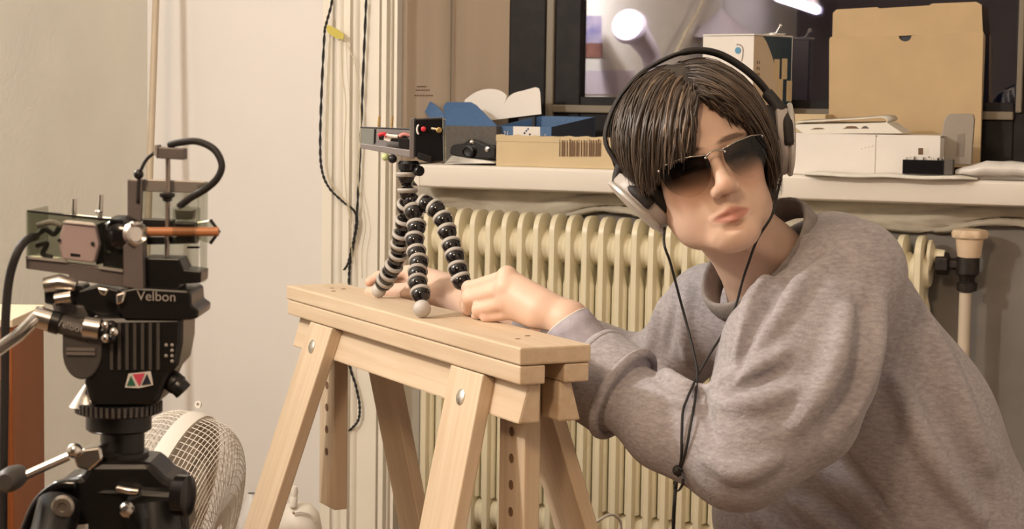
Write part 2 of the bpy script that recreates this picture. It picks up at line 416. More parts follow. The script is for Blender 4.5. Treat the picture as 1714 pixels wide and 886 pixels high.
# valve with knob, union and pipe
m_iron = mat('dark_valve_iron', (.05, .042, .038), .45, .6, var=.3, vscale=60)
m_knob = mat('beige_valve_plastic', (.78, .60, .42), .45, var=.08)
m_pipe = mat('pipe_paint', (.66, .56, .44), .5, var=.1)
vy = rv0+rdep/2
val = thing('radiator_valve', wall(wu(1620, vy), vy, 0), 'dark iron radiator valve with scalloped beige knob and pale pipe', 'valve')
def vp(px, py): return WP(px, py, vy)
rend = wall(ru0+(NSEC-1)*rpitch, vy, 0)
MB().lathe(vp(1555, 428), UU, [(.030, 0), (.030, .006), (.014, .012), (.012, .03)], 24).build('end_bush', m_rad, val, smooth='auto')
MB().lathe(vp(1566, 441), UU, [(.010, 0), (.022, .002), (.022, .024), (.012, .028), (.012, .06)], 6, ref=KK).build('union_nut', m_iron, val, bevel=.001)
MB().lathe(vp(1618, 490), KK, [(.008, 0), (.019, .004), (.02, .018), (.014, .022), (.016, .03), (.022, .036), (.022, .066), (.018, .07)], 18).build('valve_body', m_iron, val, smooth='auto')
kb = MB(); n = 40; V = []; prof = [(.021, 0), (.0225, .004), (.026, .034), (.032, .038), (.0335, .046), (.031, .052), (.02, .054), (.0001, .055)]
for r, h in prof:
    for i in range(n):
        a = 2*math.pi*i/n; rr = r*(1+(.06*math.cos(7*a) if h > .035 and r > .015 else 0)); V.append(vp(1622, 431)+UU*rr*math.cos(a)+VV*rr*math.sin(a)+KK*h)
kb.add(V, [(j*n+i, j*n+(i+1) % n, (j+1)*n+(i+1) % n, (j+1)*n+i) for j in range(len(prof)-1) for i in range(n)]+[tuple(range(n))])
kb.build('knob', m_knob, val, smooth='auto')
pb = vp(1616, 490); MB().tube([pb, A(pb[0], pb[1], 0.0)], .0115, 14).build('pipe', m_pipe, val, smooth='auto')
# ================================================================== things on the window sill
m_card = mat('brown_cardboard', (.58, .42, .24), .8, var=.08, vscale=14)
m_card2 = mat('pale_cardboard', (.66, .52, .32), .8, var=.06, vscale=20)
m_white = mat('white_card', (.84, .79, .74), .6, var=.03)
m_paper = mat('newsprint', (.80, .76, .68), .7, var=.05)
m_blue = mat('blue_print_card', (.075, .16, .33), .5, var=.15, vscale=200)
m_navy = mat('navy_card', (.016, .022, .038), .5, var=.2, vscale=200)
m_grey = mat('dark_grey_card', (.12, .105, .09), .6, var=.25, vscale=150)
m_black = mat('black_plastic', (.012, .011, .012), .35)
m_bgloss = mat('gloss_black_plastic', (.010, .009, .010), .14)
m_ink = mat('brown_ink', (.16, .09, .05), .7)
m_chrome = mat('chrome', (.85, .84, .82), .12, 1)
m_pol = mat('clear_wrap', (.80, .76, .72), .25, var=.15, vscale=40, bump=.6, bscale=60)
def SB(px0, px1, py0, v0, v1):
    """box standing on the sill: px extent on its front plane v0, top pixel row py0 -> (u0,u1,z1)"""
    return wu(px0, v0, 275), wu(px1, v0, 275), wz((px0+px1)/2, py0, v0)
def quad(pts, th, mb=None):
    pts = [np.asarray(p, float) for p in pts]; n = nrm(np.cross(pts[1]-pts[0], pts[2]-pts[0])); return (mb or MB()).prism(pts, n*th)
# --- blue box with open flaps
v0, v1 = .05, .15
u0, u1, z1 = SB(740, 831, 211, v0, v1)
bb = thing('open_blue_box', wall((u0+u1)/2, (v0+v1)/2, SZ), 'open box with blue outer flaps and white linings beside the window reveal', 'box')
t = .002
mb = wbox(u0, u1, v0, v0+t, SZ, z1); wbox(u0, u1, v1-t, v1, SZ, z1, mb); wbox(u0, u0+t, v0, v1, SZ, z1, mb); wbox(u1-t, u1, v0, v1, SZ, z1, mb); wbox(u0, u1, v0, v1, SZ, SZ+t, mb)
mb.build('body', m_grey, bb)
def flap(name, pix, v_of, m, back=None, th=.0016):
    o = quad([WP(px, py, v) for (px, py), v in zip(pix, v_of)], th).build(name, m, bb); return o
def rnd(pix, n=6): return [tuple(p[:2]) for p in spline([A(*q, 0) for q in pix], n)]
def curved(name, pix, v0, slope, m, lining=None):
    ys = [p[1] for p in pix]; yb = max(ys)
    pts = [WP(px, py, v0+(yb-py)*slope) for px, py in pix]
    # planar outline leaning back
    o = MB().prism(pts, nrm(np.cross(UU, KK))*-.0016).build(name, m, bb); return o
curved('flap', [(744, 214), (742, 178), (748, 171), (788, 171), (797, 176), (832, 211)], v0, .0011, m_blue)
left = [(726+23*math.cos(a)*.80-9*math.sin(a)*.60, 188+23*math.cos(a)*.72+13*math.sin(a)*.80) for a in np.linspace(0, 2*math.pi, 25)[:-1]]
curved('flap', left, v0+.01, .0006, m_blue)
wl = [(824, 204)]+rnd([(760, 190), (775, 170), (790, 158), (812, 150), (832, 150), (845, 156), (848, 163), (842, 178), (832, 192), (824, 204)])[:-1]
curved('lining_flap', [(768, 172)]+rnd([(778, 167), (795, 155), (815, 149), (835, 151), (847, 159), (847, 166), (838, 184), (822, 203)]), v1, .0003, m_white)
curved('lining_flap', rnd([(824, 201), (838, 184), (849, 165), (860, 156), (878, 151)])+[(896, 146), (902, 148), (904, 154), (906, 191)], v1, .0003, m_white)
# --- black camera lump in front of it, on papers
vb = .0
mags = []
for k in range(6):
    pa, pb = WP(744+k*2.2, 274-k*2.3, vb-.012+k*.004), WP(828-k*1.5, 273.5-k*.5, vb-.004+k*.003)
    nn = VV*.05
    o = MB().prism([pa, pb, pb+nn, pa+nn+KK*.001], KK*.0012).build('leaflet', m_paper if k % 2 else m_white)
    o['label'] = ('lowest', 'second lowest', 'third from bottom', 'third from top', 'second from top', 'topmost')[k]+' white leaflet in the fanned pile beside the cardboard carton'; o['category'] = 'leaflet'; o['group'] = 'fanned leaflets on the sill'
lc = thing('compact_camera', WP(792, 268, .02), 'black compact camera lying on leaflets in front of the blue box', 'camera')
def cp(px, py, v=.02): return WP(px, py, v)
pts = rnd([(752, 258), (756, 244), (775, 240), (786, 233), (798, 236), (812, 242), (827, 244), (830, 256), (826, 266), (800, 266), (770, 264)])
MB().prism([cp(*p) for p in pts], VV*.025).build('body', m_bgloss, lc, bevel=.004)
MB().lathe(cp(786, 254), -VV, [(.013, 0), (.013, .012), (.010, .013), (.009, .008), (.0001, .007)], 20).build('lens', m_black, lc, smooth='auto')
MB().ball(cp(790, 238, .02), .006, 12, 8).build('shutter_button', m_chrome, lc, smooth=True)
MB().lathe(cp(816, 250), -VV, [(.005, 0), (.005, .003), (.0001, .004)], 14).build('viewfinder', m_chrome, lc, smooth='auto')
# --- cardboard carton with barcode
v0, v1 = -.01, .06
u0, u1, z1 = SB(830, 1060, 229, v0, v1)
cb = thing('cardboard_carton', wall((u0+u1)/2, .02, SZ), 'low flat cardboard carton printed with a brown barcode', 'box')
wbox(u0, u1, v0, v1, SZ, z1-.001).build('body', m_card2, cb, bevel=.0015)
# torn upper lip
lip = [wall(u0, v0-.0012, z1-.012), *[wall(u0+(u1-u0)*k/24, v0-.0012, z1+.001+.0016*math.sin(k*2.1)-.002*math.exp(-((k-9)/2.5)**2)) for k in range(25)], wall(u1, v0-.0012, z1-.012)]
MB().prism(lip, VV*.0022).build('torn_lip', m_card2, cb)
bx = 938; k = 0
rr = random.Random(3)
while bx < 1010:
    wd = rr.choice((1.2, 1.8, 2.8)); ua, ub = wu(bx, v0), wu(bx+wd, v0)
    wbox(ua, ub, v0-.0018, v0-.0003, wz(bx, 262, v0), wz(bx, 235-(2 if k % 4 == 0 else 0), v0)).build('barcode_bar', m_ink, cb)
    bx += wd+rr.choice((1.2, 1.8, 2.6)); k += 1
# --- blue tray with label and dark side behind the carton
v0 = .075
tr = thing('blue_tray', WP(915, 270, v0+.05), 'open blue tray with a white emblem label and navy inside behind the carton', 'tray')
a0, a1 = WP(833, 211, v0), WP(923, 213, v0)
c1 = WP(996, 196, v0+.09); c0 = a0+(c1-a1)
zb_ = SZ
def panel(p, q, m, name, th=.002):
    return MB().prism([A(p[0], p[1], zb_), A(q[0], q[1], zb_), q, p], nrm(np.cross(q-p, KK))*-th).build(name, m, tr)
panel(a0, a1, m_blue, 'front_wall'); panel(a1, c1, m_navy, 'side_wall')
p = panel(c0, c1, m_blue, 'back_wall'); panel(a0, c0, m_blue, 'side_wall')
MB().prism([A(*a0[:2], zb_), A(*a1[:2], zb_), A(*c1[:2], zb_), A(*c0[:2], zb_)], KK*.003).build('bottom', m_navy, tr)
fn = -nrm(np.cross(a1-a0, KK))*-1
fn = VV*-1
lab = MB().prism([WP(859, 211.5, v0-.0008), WP(904, 212.5, v0-.0008), WP(904, 236, v0-.0008), WP(859, 235, v0-.0008)], VV*.0006).build('label_sticker', m_white, tr)
text('number', '21', WP(847, 224, v0-.001), UU, KK, .013, m_white, tr)
text('number', 'c', WP(913, 226, v0-.001), UU, KK, .010, m_white, tr)
for i, (dx, dy) in enumerate(((881, 219), (887, 225), (880, 229), (886, 231), (884, 216), (878, 223))):
    MB().ball(WP(dx, dy, v0-.001), .0022, 8, 6).build('emblem_petal', m_navy if i % 2 else m_blue, tr)
bl = MB().prism([WP(868, 198, v0+.07), WP(895, 195, v0+.07), WP(895, 212, v0+.07), WP(868, 212, v0+.07)], VV*.01).build('foam_insert', m_black, tr)
# --- tall white box with blue dot and teal side
v0 = .10
tb = thing('tall_product_box', WP(1255, 275, v0+.05), 'tall white and teal product box with a blue dot behind the headphones', 'box')
f0, f1 = WP(1177, 62, v0+.03), WP(1262, 60, v0)
s1 = WP(1327, 59, v0+.115); b0 = f0+(s1-f1)
zt = f1[2]
for p in (f0, s1, b0): p[2] = zt
dn = A(0, 0, -(zt-SZ))
def face(p, q, m, name, th=.002, par=tb):
    return MB().prism([p, q, q+dn, p+dn], -nrm(np.cross(q-p, KK))*th).build(name, m, par)
face(f0, f1, m_white, 'front_panel')
m_teal = mat('teal_print_card', (.028, .055, .085), .45, var=.2, vscale=120)
m_cream = mat('cream_print_card', (.62, .50, .36), .55)
sp = face(f1, s1, m_teal, 'side_panel'); face(s1, b0, m_white, 'back_panel'); face(b0, f0, m_white, 'side_panel')
MB().prism([f0+KK*.001, f1+KK*.001, s1+KK*.001, b0+KK*.001], KK*.003).build('lid', m_white, tb)
sd = s1-f1; sn_ = np.cross(nrm(sd), KK)
if sn_@(CAM-f1) < 0: sn_ = -sn_
def onside(a, z, o=.0008): return f1+sd*a+KK*(-z)+sn_*o
hh = zt-SZ
curve_ = [onside(0, 0), onside(.22, 0)]+[onside(.22+.68*math.sin(math.pi/2*k/12), hh*.95*(k/12)**1.3) for k in range(1, 13)]+[onside(0, hh*.95)]
MB().prism(curve_, -sn_*.0006).build('printed_curve', m_cream, tb)
for a, z in ((.52, .045), (.72, .043), (.86, .088), (.62, .085)):
    MB().prism([onside(a, z, .0016), onside(a+.14, z, .0016), onside(a+.14, z+.042, .0016), onside(a, z+.042, .0016)], -sn_*.0004).build('printed_sticker', m_card2, tb)
for k in range(6):
    MB().prism([onside(.08+.05*(k % 2), .05+.012*(k//2), .0016), onside(.1+.05*(k % 2), .05+.012*(k//2), .0016), onside(.1+.05*(k % 2), .056+.012*(k//2), .0016), onside(.08+.05*(k % 2), .056+.012*(k//2), .0016)], -sn_*.0004).build('printed_mark', m_ink, tb)
fd = f1-f0; ft = np.cross(nrm(fd), KK); ft = ft if ft@(CAM-f0) > 0 else -ft
dot = f0+fd*.70-KK*.029+ft*.0006
m_dot = mat('sky_blue_print', (.10, .30, .50), .4)
MB().lathe(dot, ft, [(.0066, 0), (.0066, .0012), (.0001, .0013)], 20).build('printed_dot', m_dot, tb)
MB().tube([dot+nrm(fd)*.012*math.cos(a)+KK*(.012*math.sin(a)-(.02*(a < 0)*(-a)))+ft*.0006 for a in np.linspace(1.9, -.7, 16)], .0007, 6).build('printed_arc', m_ink, tb)
# small shiny clip on top of it
kc = thing('metal_clip', s1*.55+f1*.45+KK*.004, 'small shiny metal clip lying on the tall product box', 'clip')
q = WLOC[kc]
MB().tube(spline([q+UU*-.012+KK*.003, q+KK*.004, q+UU*.006+KK*.013, q+UU*.010+KK*.018]), .002, 8).build('wire', m_chrome, kc, smooth=True)
MB().ball(q+UU*.010+KK*.019, .0042, 12, 8).build('tip', m_chrome, kc, smooth=True)
MB().tube([q+UU*-.03+KK*.0015, q+UU*.02+KK*.0015], .002, 8).build('jaw', m_chrome, kc, smooth=True)
# --- small brown carton
u0, u1, z1 = SB(1318, 1380, 191, .15, .22)
o = wbox(u0, u1, .15, .22, SZ, z1).build('small_carton', m_card2, bevel=.002); tag(o, 'small low brown carton beside the tall product box', 'box')
# --- big upright folded carton
v0 = .205
bc = thing('upright_carton', WP(1515, 275, v0), 'large upright brown cardboard carton with a half-round thumb notch', 'box')
lean = .00015
def bp_(px, py, dv=0): return WP(px, py, v0+dv+(275-py)*lean)
MB().prism([bp_(1387, 280), bp_(1388, 66), bp_(1390, 62), *[bp_(1505+.0+0, 60)], *[bp_(1515-10.5*math.cos(a), 60.5+9*math.sin(a)) for a in np.linspace(0, math.pi, 10)], bp_(1526, 59.5), bp_(1646, 53), bp_(1640, 280)], VV*.003).build('main_panel', m_card, bc)
MB().prism([bp_(1393, 64, .001), bp_(1394, 22, .001), bp_(1400, 16, .001), bp_(1468, 12, .001), bp_(1472, 14, .001), bp_(1555, 9, .001), bp_(1560, 6, .001), bp_(1634, 3, .001), bp_(1643, 8, .001), bp_(1645, 55, .001)], VV*.003).build('tuck_flap', m_card, bc)
MB().prism([bp_(1500, 75, .006), bp_(1530, 75, .006), bp_(1530, 58, .006), bp_(1500, 58, .006)], VV*.002).build('inner_panel', m_navy, bc)
MB().prism([bp_(1646, 53), bp_(1640, 280), bp_(1637, 280)+VV*.03, bp_(1646, 60)+VV*.03], UU*-.002).build('side_panel', m_card, bc)
# --- flat white box, folded newspaper on it
v0, v1 = .0, .13
u0, u1, z1 = SB(1290, 1573, 226, v0, v1)
wb = thing('flat_white_box', wall((u0+u1)/2, .06, SZ), 'flat white cardboard box under the folded newspaper', 'box')
us = wu(1469, v0)
wbox(u0, u1, v0+.002, v1, SZ, z1-.002).build('tray', m_white, wb, bevel=.002)
wbox(u0, us-.0012, v0, v0+.002, SZ+.001, z1).build('front_flap', m_white, wb, bevel=.0008)
wbox(us+.0012, u1, v0-.0006, v0+.002, SZ+.001, z1).build('front_flap', m_white, wb, bevel=.0008)
wbox(u0, u1, v0, v1, z1, z1+.0016).build('lid', m_white, wb)
for dx, mm in ((1541, m_ink), (1550, m_paper)):
    MB().prism([WP(dx-4, 248, v0-.0012), WP(dx+4, 248, v0-.0012), WP(dx+4, 259, v0-.0012), WP(dx-4, 259, v0-.0012)], VV*.0004).build('printed_square', mm, wb)
for k in range(4):
    MB().ball(WP(1442+k*6, 249-k*1.7, v0-.001), .0012, 8, 6).build('printed_dot', m_paper, wb)
np_ = thing('folded_newspaper', wall(wu(1420, .03), .06, z1+.0016), 'folded newspaper with a rolled fold lying on the flat white box', 'newspaper')
zn = z1+.002
# upper sheet ends in a rolled fold at right; pages seen from front edge
prof = [(1325, 206), (1330, 204.5), (1390, 201.5), (1440, 198.5), (1470, 196), (1480, 197), (1485, 201), (1482, 205), (1470, 207), (1440, 207.5), (1390, 208), (1330, 209), (1326, 209)]
pr = spline([WP(x, y+.5, .01) for x, y in prof], 4)
inn = [WP(x, y+.5, .01) for x, y in prof]
cen = sum(inn)/len(inn)
rows = [pr, [p+VV*.10+UU*.0+KK*.004 for p in pr]]
MB().grid(rows).build('rolled_fold', m_paper, np_, smooth=True, solid=.0016)
lowp = [WP(1325, 210, .012), WP(1482, 206, .012), WP(1516, 223.5, .012), WP(1335, 224, .012)]
MB().prism([WP(1326, 210, .004), WP(1484, 205, .004), WP(1512, 223.5, .0), WP(1345, 224, .0)], VV*.10).build('page_block', m_paper, np_, bevel=.001)
for cx_, cy_, wx, wy in ((1425, 216, 16, 5), (1370, 217, 14, 3), (1448, 214, 6, 3), (1408, 220, 10, 2)):
    MB().prism([WP(cx_+wx*math.cos(a)*(1+.3*math.sin(3*a)), cy_+wy*math.sin(a), .0018) for a in np.linspace(0, 2*math.pi, 13)[:-1]], VV*.001).build('printed_picture', m_ink if cy_ > 214.5 else m_grey, np_)
# --- grey rounded sleeve
m_gsl = mat('grey_plastic_sleeve', (.36, .31, .26), .35, var=.06)
v0 = .045
sl = thing('grey_sleeve', WP(1603, 275, v0), 'grey rounded plastic sleeve standing at the end of the flat white box', 'sleeve')
MB().prism([WP(x, y, v0) for x, y in [(1574, 276), (1575, 235), (1579, 205), (1583, 195), (1589, 191), (1622, 190), (1629, 192), (1631, 200), (1627, 250), (1626, 276)]], VV*.012).build('sleeve', m_gsl, sl, bevel=.002)
MB().prism([WP(x, y, v0-.001) for x, y in [(1600, 262), (1603, 226), (1615, 223), (1613, 262)]], VV*.001).build('clear_strip', mat('grey_strip', (.27, .23, .19), .3), sl)
# --- white padded envelope over the sill edge
ev = thing('padded_envelope', WP(1490, 287, -.05), 'thin white padded envelope lying over the front edge of the sill', 'envelope')
def env(k):
    return 0
rows = []
for j, (dv, dz) in enumerate(((-.060, .000), (-.058, .0045), (-.03, .006), (-.004, .0055), (-.004, .0012), (-.03, .001), (-.058, -.0015), (-.060, .0))):
    row = []
    for i in range(41):
        f = i/40; px = 1346+(1640-1346)*f
        rag = .0015*math.sin(i*1.7)+.001*math.sin(i*4.1)
        u = wu(px, -.04); end = min(1, f*14, (1-f)*10)
        row.append(wall(u, dv*(.55+.45*end)+rag, SZ+.0015+dz*(.4+.6*end)+.001*math.sin(i*.4)))
    rows.append(row)
MB().grid(rows).build('envelope', m_paper, ev, smooth=True)
# --- black connector block with solder lugs
kb_ = thing('terminal_block', WP(1555, 285, -.035), 'small black terminal block with bright metal lugs on the sill', 'connector')
u0, u1 = wu(1514, -.045), wu(1583, -.045)
zt0, zt1 = SZ+.0085, wz(1550, 268, -.045)
wbox(u0, u1, -.045, -.020, zt0, zt1).build('block', m_bgloss, kb_, bevel=.001)
wbox(u1, wu(1598, -.045), -.043, -.022, zt0, zt1+.002).build('end_cap', m_grey, kb_, bevel=.001)
for k in range(9):
    uu_ = u0+.004+(u1-u0-.008)*k/8
    MB().lathe(wall(uu_, -.036+.006*(k % 2), zt1-.0005), KK, [(.0024, 0), (.0024, .003+.0018*(k % 3)), (.0012, .0055)], 8).build('lug', m_chrome if k % 3 else m_paper, kb_)
wbox(u0, wu(1560, -.045), -.034, -.022, zt1, zt1+.004).build('clear_cover', m_pol, kb_)
# --- clear plastic wrapped roll at the right end
rl = thing('plastic_roll', WP(1660, 290, -.02), 'crumpled clear plastic wrapped roll at the right end of the sill', 'roll')
rows = []
ax0 = wall(wu(1604, -.02), -.02, SZ+.012); 
for i in range(26):
    f = i/25; u = f*.36; r = .005+.009*min(1, f*7); rows.append([ax0+UU*u+KK*(r-.004)+VV*(r*1.6*math.cos(a))+KK*(r*math.sin(a)*(1+.08*math.sin(5*a+i)))+KK*.001*math.sin(i*1.9) for a in np.linspace(0, 2*math.pi, 17)])
MB().grid(rows).build('wrap', m_pol, rl, smooth=True)
# ================================================================== cords, stick, fan and other things at the left wall
m_cord = mat('black_cord', (.02, .018, .018), .6)
m_cream2 = mat('cream_string', (.66, .58, .40), .7)
m_yel = mat('yellow_tape', (.62, .52, .10), .5)
m_stick = mat('pale_stick', (.58, .47, .34), .5, var=.1)
m_fanw = mat('white_fan_enamel', (.82, .76, .68), .4)
def twisted(path, r):
    mb = MB(); P_ = spline(path, 10)
    for ph in (0, math.pi):
        pts = []
        for i, p in enumerate(P_): a = i*1.1+ph; pts.append(p+UU*r*.6*math.cos(a)-VV*r*.6*math.sin(a))
        mb.tube(pts, r*.62, 5)
    return mb
vc = -.034
def C(l, v=vc): return [WP(x, y, v) for x, y in l]
o = twisted(C([(560, -60), (556, 0), (546, 40), (543, 60), (538, 160), (536, 250), (540, 290), (552, 316), (574, 338), (590, 350), (597, 362), (597, 380), (590, 410), (583, 440), (576, 452)]), .0028).build('hanging_cord', m_cord, smooth=True)
tag(o, 'slack black twisted cord hanging in a bow beside the casing', 'cord')
o = twisted(C([(616, -60), (613, 0), (608, 120), (603, 250), (598, 350), (593, 400), (586, 440), (584, 480), (583, 560), (585, 610), (596, 648), (602, 680), (599, 705), (584, 722)], -.030), .0028).build('hanging_cord', m_cord, smooth=True)
tag(o, 'straight black twisted cord hanging down the casing behind the trestle', 'cord')
tp = quad(C([(546, 44), (550, 42), (566, 50), (576, 58), (574, 66), (562, 64), (548, 54)], -.039), .002).build('yellow_tape', m_yel); tag(tp, 'yellow tape flag wrapped on the black cord', 'tape')
for lst, lab in (([(574, 60), (588, 90), (597, 120), (604, 200), (600, 300), (608, 350), (612, 380), (606, 420), (606, 466)], 'thin cream string hanging from the yellow tape to the right'), ([(553, 66), (551, 130), (548, 250), (550, 290), (566, 325), (584, 345), (588, 400), (590, 440)], 'thin cream string hanging beside the slack black cord'), ([(571, 66), (573, 120), (579, 180), (576, 260), (580, 330), (586, 370)], 'thin cream string dangling straight below the yellow tape')):
    o = MB().tube(spline(C(lst, -.036), 8), .0011, 5).build('thin_string', m_cream2, smooth=True); tag(o, lab, 'string')
# leaning stick in the corner
sb = P(222, 1180, 4.02); sb[2] = 0.0
st = P(266, -140, 4.18)
base = P(222, 886, 3.98); base[2] = 0
stk = MB().tube([base, st], .0075, 12).build('leaning_stick', m_stick, smooth='auto'); tag(stk, 'thin pale stick leaning upright in the corner of the walls', 'stick')
# small print on the reveal
for j, (x0, x1, y) in enumerate(((698, 714, 145), (696, 720, 151), (694, 726, 160))):
    a_ = wall(0, 0, 0)
    pp = []
    for px in (x0, x1):
        r = ray(px, y); n_ = nrm(UU*VG-VV*(u_w0+.012)); tt = ((wall(-.012, 0, 0)-CAM)@n_+.0)/(r@n_); pp.append(CAM+r*tt)
    n_ = nrm(UU*VG-VV*(u_w0+.012))
    n_ = n_ if n_@(CAM-pp[0]) > 0 else -n_
    for k in range(7):
        q0 = pp[0]+(pp[1]-pp[0])*(k/7); q1 = pp[0]+(pp[1]-pp[0])*((k+.6)/7)
        o = MB().box((q0+q1)/2+n_*.0004, (q1-q0)/2, n_*.0005, KK*.0012).build('printed_line', m_ink, bpy.data.objects['wall_reveal_left'])
# ---- white fan: two wire cages and a rim band, seen edge on
fd_ = 3.35
fan = thing('desk_fan', P(330, 886, fd_)*A(1, 1, 0), 'white floor fan with a fine wire mesh cage behind the black tripod', 'fan')
s_ = F/fd_
fc = P(276, 876, fd_)                                          # centre of the rim
ax = nrm(A(.95, -.17, -.27))                                    # fan axis, front cage to the right
up_ = nrm(KK-ax*(ax@KK)); sd_ = np.cross(ax, up_)
R_ = .198
def cage(sgn, depth, name):
    rows = []; nA, nR = 76, 20
    prof = []
    for i in range(nR+1):
        f = i/nR
        ang = f*math.pi/2
        h = depth*math.sin(ang)**.75; r = R_*math.cos(ang)**.45 if f < 1 else .0
        prof.append((max(r, .03), h))
    for r, h in prof:
        rows.append([fc+ax*sgn*(h+.012)+(up_*math.cos(a)+sd_*math.sin(a))*r for a in np.linspace(0, 2*math.pi, nA+1)])
    return MB().grid(rows).build(name, m_fanw, fan, wire=.0016)
cage(1, .085, 'front_cage'); cage(-1, .075, 'rear_cage')
rim = MB(); prof = [(R_-.006, -.014), (R_+.004, -.014), (R_+.006, 0), (R_+.004, .014), (R_-.006, .014), (R_-.006, -.014)]
rim.lathe(fc, ax, prof[:-1]+[prof[-1]], 60, ref=up_).build('rim_band', m_fanw, fan, smooth='auto')
MB().lathe(fc-ax*.07, ax, [(.045, 0), (.05, .02), (.048, .06), (.03, .07)], 24).build('motor', mat('fan_motor_grey', (.45, .41, .36), .5), fan, smooth='auto')
for k in range(4):
    a = k*math.pi/2+.4; d1 = up_*math.cos(a)+sd_*math.sin(a); d2 = np.cross(ax, d1)
    MB().prism([fc+d1*.02-d2*.01+ax*.01, fc+d1*.15-d2*.05+ax*.02, fc+d1*.16+d2*.04-ax*.0, fc+d1*.02+d2*.02-ax*.005], ax*.002).build('blade', m_fanw, fan)
MB().tube([fc-KK*.18, A(fc[0], fc[1], .03)], .016, 14).build('stand', m_fanw, fan, smooth='auto')
MB().lathe(A(fc[0], fc[1], 0), KK, [(.14, 0), (.14, .012), (.12, .025), (.03, .04)], 36).build('base', m_fanw, fan, smooth='auto')
MB().lathe(P(333, 677, fd_), -VV, [(.0062, 0), (.0062, .004), (.0032, .004), (.0032, .0)], 16).build('hanging_eye', m_fanw, fan)
# ---- white canister and crumpled bag further back
cn_d = 3.75
cn = thing('white_canister', P(505, 886, cn_d)*A(1, 1, 0), 'white plastic canister with a small spout cap behind the trestle leg', 'canister')
top_ = P(500, 842, cn_d)
cx0 = A(top_[0], top_[1], 0)
h_ = top_[2]
MB().lathe(cx0, KK, [(.042, 0), (.046, .01), (.046, h_-.05), (.040, h_-.02), (.026, h_-.004), (.012, h_), (.0001, h_)], 36, ref=UU).build('body', m_fanw, cn, smooth=True)
cpz = P(490, 850, cn_d-.085)
MB().lathe(P(490, 848, cn_d-.03), KK+UU*.12, [(.008, 0), (.008, .018), (.0065, .02), (.0075, .03), (.005, .04), (.0001, .042)], 16).build('spout_cap', m_fanw, cn, smooth='auto')
MB().tube(spline([P(493, 858, cn_d-.044), P(505, 857, cn_d-.044), P(520, 862, cn_d-.040), P(528, 875, cn_d-.034)]), .003, 8).build('moulded_handle', m_fanw, cn, smooth=True)
MB().ball(P(492, 859, cn_d-.044), .0032, 10, 8).build('rivet', mat('brown_rivet', (.35, .2, .1), .5), cn, smooth=True)
bg = MB(); rows = []
b0_ = P(424, 826, 3.74); 
for i in range(15):
    f = i/14; z = b0_[2]*f+0.0; rr_ = .030*(1 if f < .85 else 1-(f-.85)*4.2)
    rows.append([A(b0_[0], b0_[1], z)+A(math.cos(a)*rr_*(1+.10*math.sin(5*a+i*1.3)), math.sin(a)*rr_*(1+.12*math.cos(4*a+i)), 0) for a in np.linspace(0, 2*math.pi, 25)])
o = bg.grid(rows).build('plastic_bag', m_pol, smooth=True); tag(o, 'crumpled white plastic bag between the fan and the trestle leg', 'bag')
# ---- brown wooden cabinet edge at far left
m_brown = mat('orange_brown_wood', (.34, .115, .04), .55, spec=.2, var=.35, vscale=5, stretch=(1, 1, .25))
kd = 2.60
cA = P(20, 534, kd); zt_ = cA[2]; xb = cA[0]; xa = xb-.34; yb_ = xb*F/(70-CX)*1.0
cab = thing('wooden_cabinet', A((xa+xb)/2, (kd+yb_)/2, 0), 'orange brown wooden cabinet at the left edge behind the black cable', 'cabinet')
hy = (yb_-kd)/2; cyy = (yb_+kd)/2
MB().box(A((xa+xb)/2, cyy, zt_/2-.006), A((xb-xa)/2, 0, 0), A(0, hy, 0), A(0, 0, zt_/2-.006)).build('body', m_brown, cab, bevel=.003)
MB().box(A((xa+xb)/2, cyy, zt_-.006), A((xb-xa)/2+.002, 0, 0), A(0, hy+.003, 0), A(0, 0, .006)).build('top', mat('pale_cabinet_top', (.70, .58, .42), .4), cab, bevel=.002)
MB().box(A((xa+xb)/2, kd-.008, zt_/2-.03), A((xb-xa)/2-.012, 0, 0), A(0, .008, 0), A(0, 0, zt_/2-.05)).build('door', m_brown, cab, bevel=.003)
# ---- white cable loop by the radiator
o = MB().tube(spline([P(960, 910, 3.3), P(990, 882, 3.3), P(1005, 870, 3.3), P(1022, 862, 3.32), P(1035, 868, 3.34), P(1040, 886, 3.35), P(1043, 960, 3.35), P(1050, 1300, 3.36), A(*P(1050, 1300, 3.36)[:2], .004)], 8), .0026, 8).build('white_cable', m_fanw, smooth=True)
tag(o, 'white cable looping up in front of the radiator', 'cable')
# ---- things by the left wall, seen only reflected in the window
m_p1 = mat('poster_sky_print', (.20, .20, .46), .4, var=.5, vscale=6, col2=(.55, .5, .6), stretch=(1, 1, 4)); m_p2 = mat('poster_ground_print', (.35, .16, .12), .4, var=.4, vscale=12)
def MIR(px, py, off=.0):
    r = ray(px, py); X = WP(px, py, VG+.03); r = r-2*(r@VV)*VV
    n_ = UU; t = ((WO+UU*(u_l+off)-X)@n_)/(r@n_); return X+r*t
def mquad(px0, py0, px1, py1, off=.004, th=.003):
    c = [MIR(px0, py0, off), MIR(px1, py0, off), MIR(px1, py1, off), MIR(px0, py1, off)]
    return MB().prism(c, UU*-th)
pos = thing('wall_poster', MIR(1000, 95, .002), 'blue and russet landscape poster reflected in the window pane', 'poster')
mquad(960, 26, 1007, 72).build('sky_print', m_p1, pos); mquad(960, 72, 1008, 96).build('ground_print', m_p2, pos)
m_lav = mat('lavender_lampshade', (.70, .64, .72), .5)
sh = mquad(955, 118, 1062, 158, .003, .002).build('paper_sheet', m_lav); tag(sh, 'white paper sheet pinned low on the wall, reflected in the window', 'paper')
hl = thing('desk_lamp', A(*MIR(1080, 130, .12)[:2], 0), 'white curved desk lamp reflected in the window pane', 'lamp')
lp = spline([MIR(1092, 128, .12), MIR(1088, 92, .12), MIR(1072, 66, .12), MIR(1058, 50, .12)], 8)
lpb = lp[0].copy()
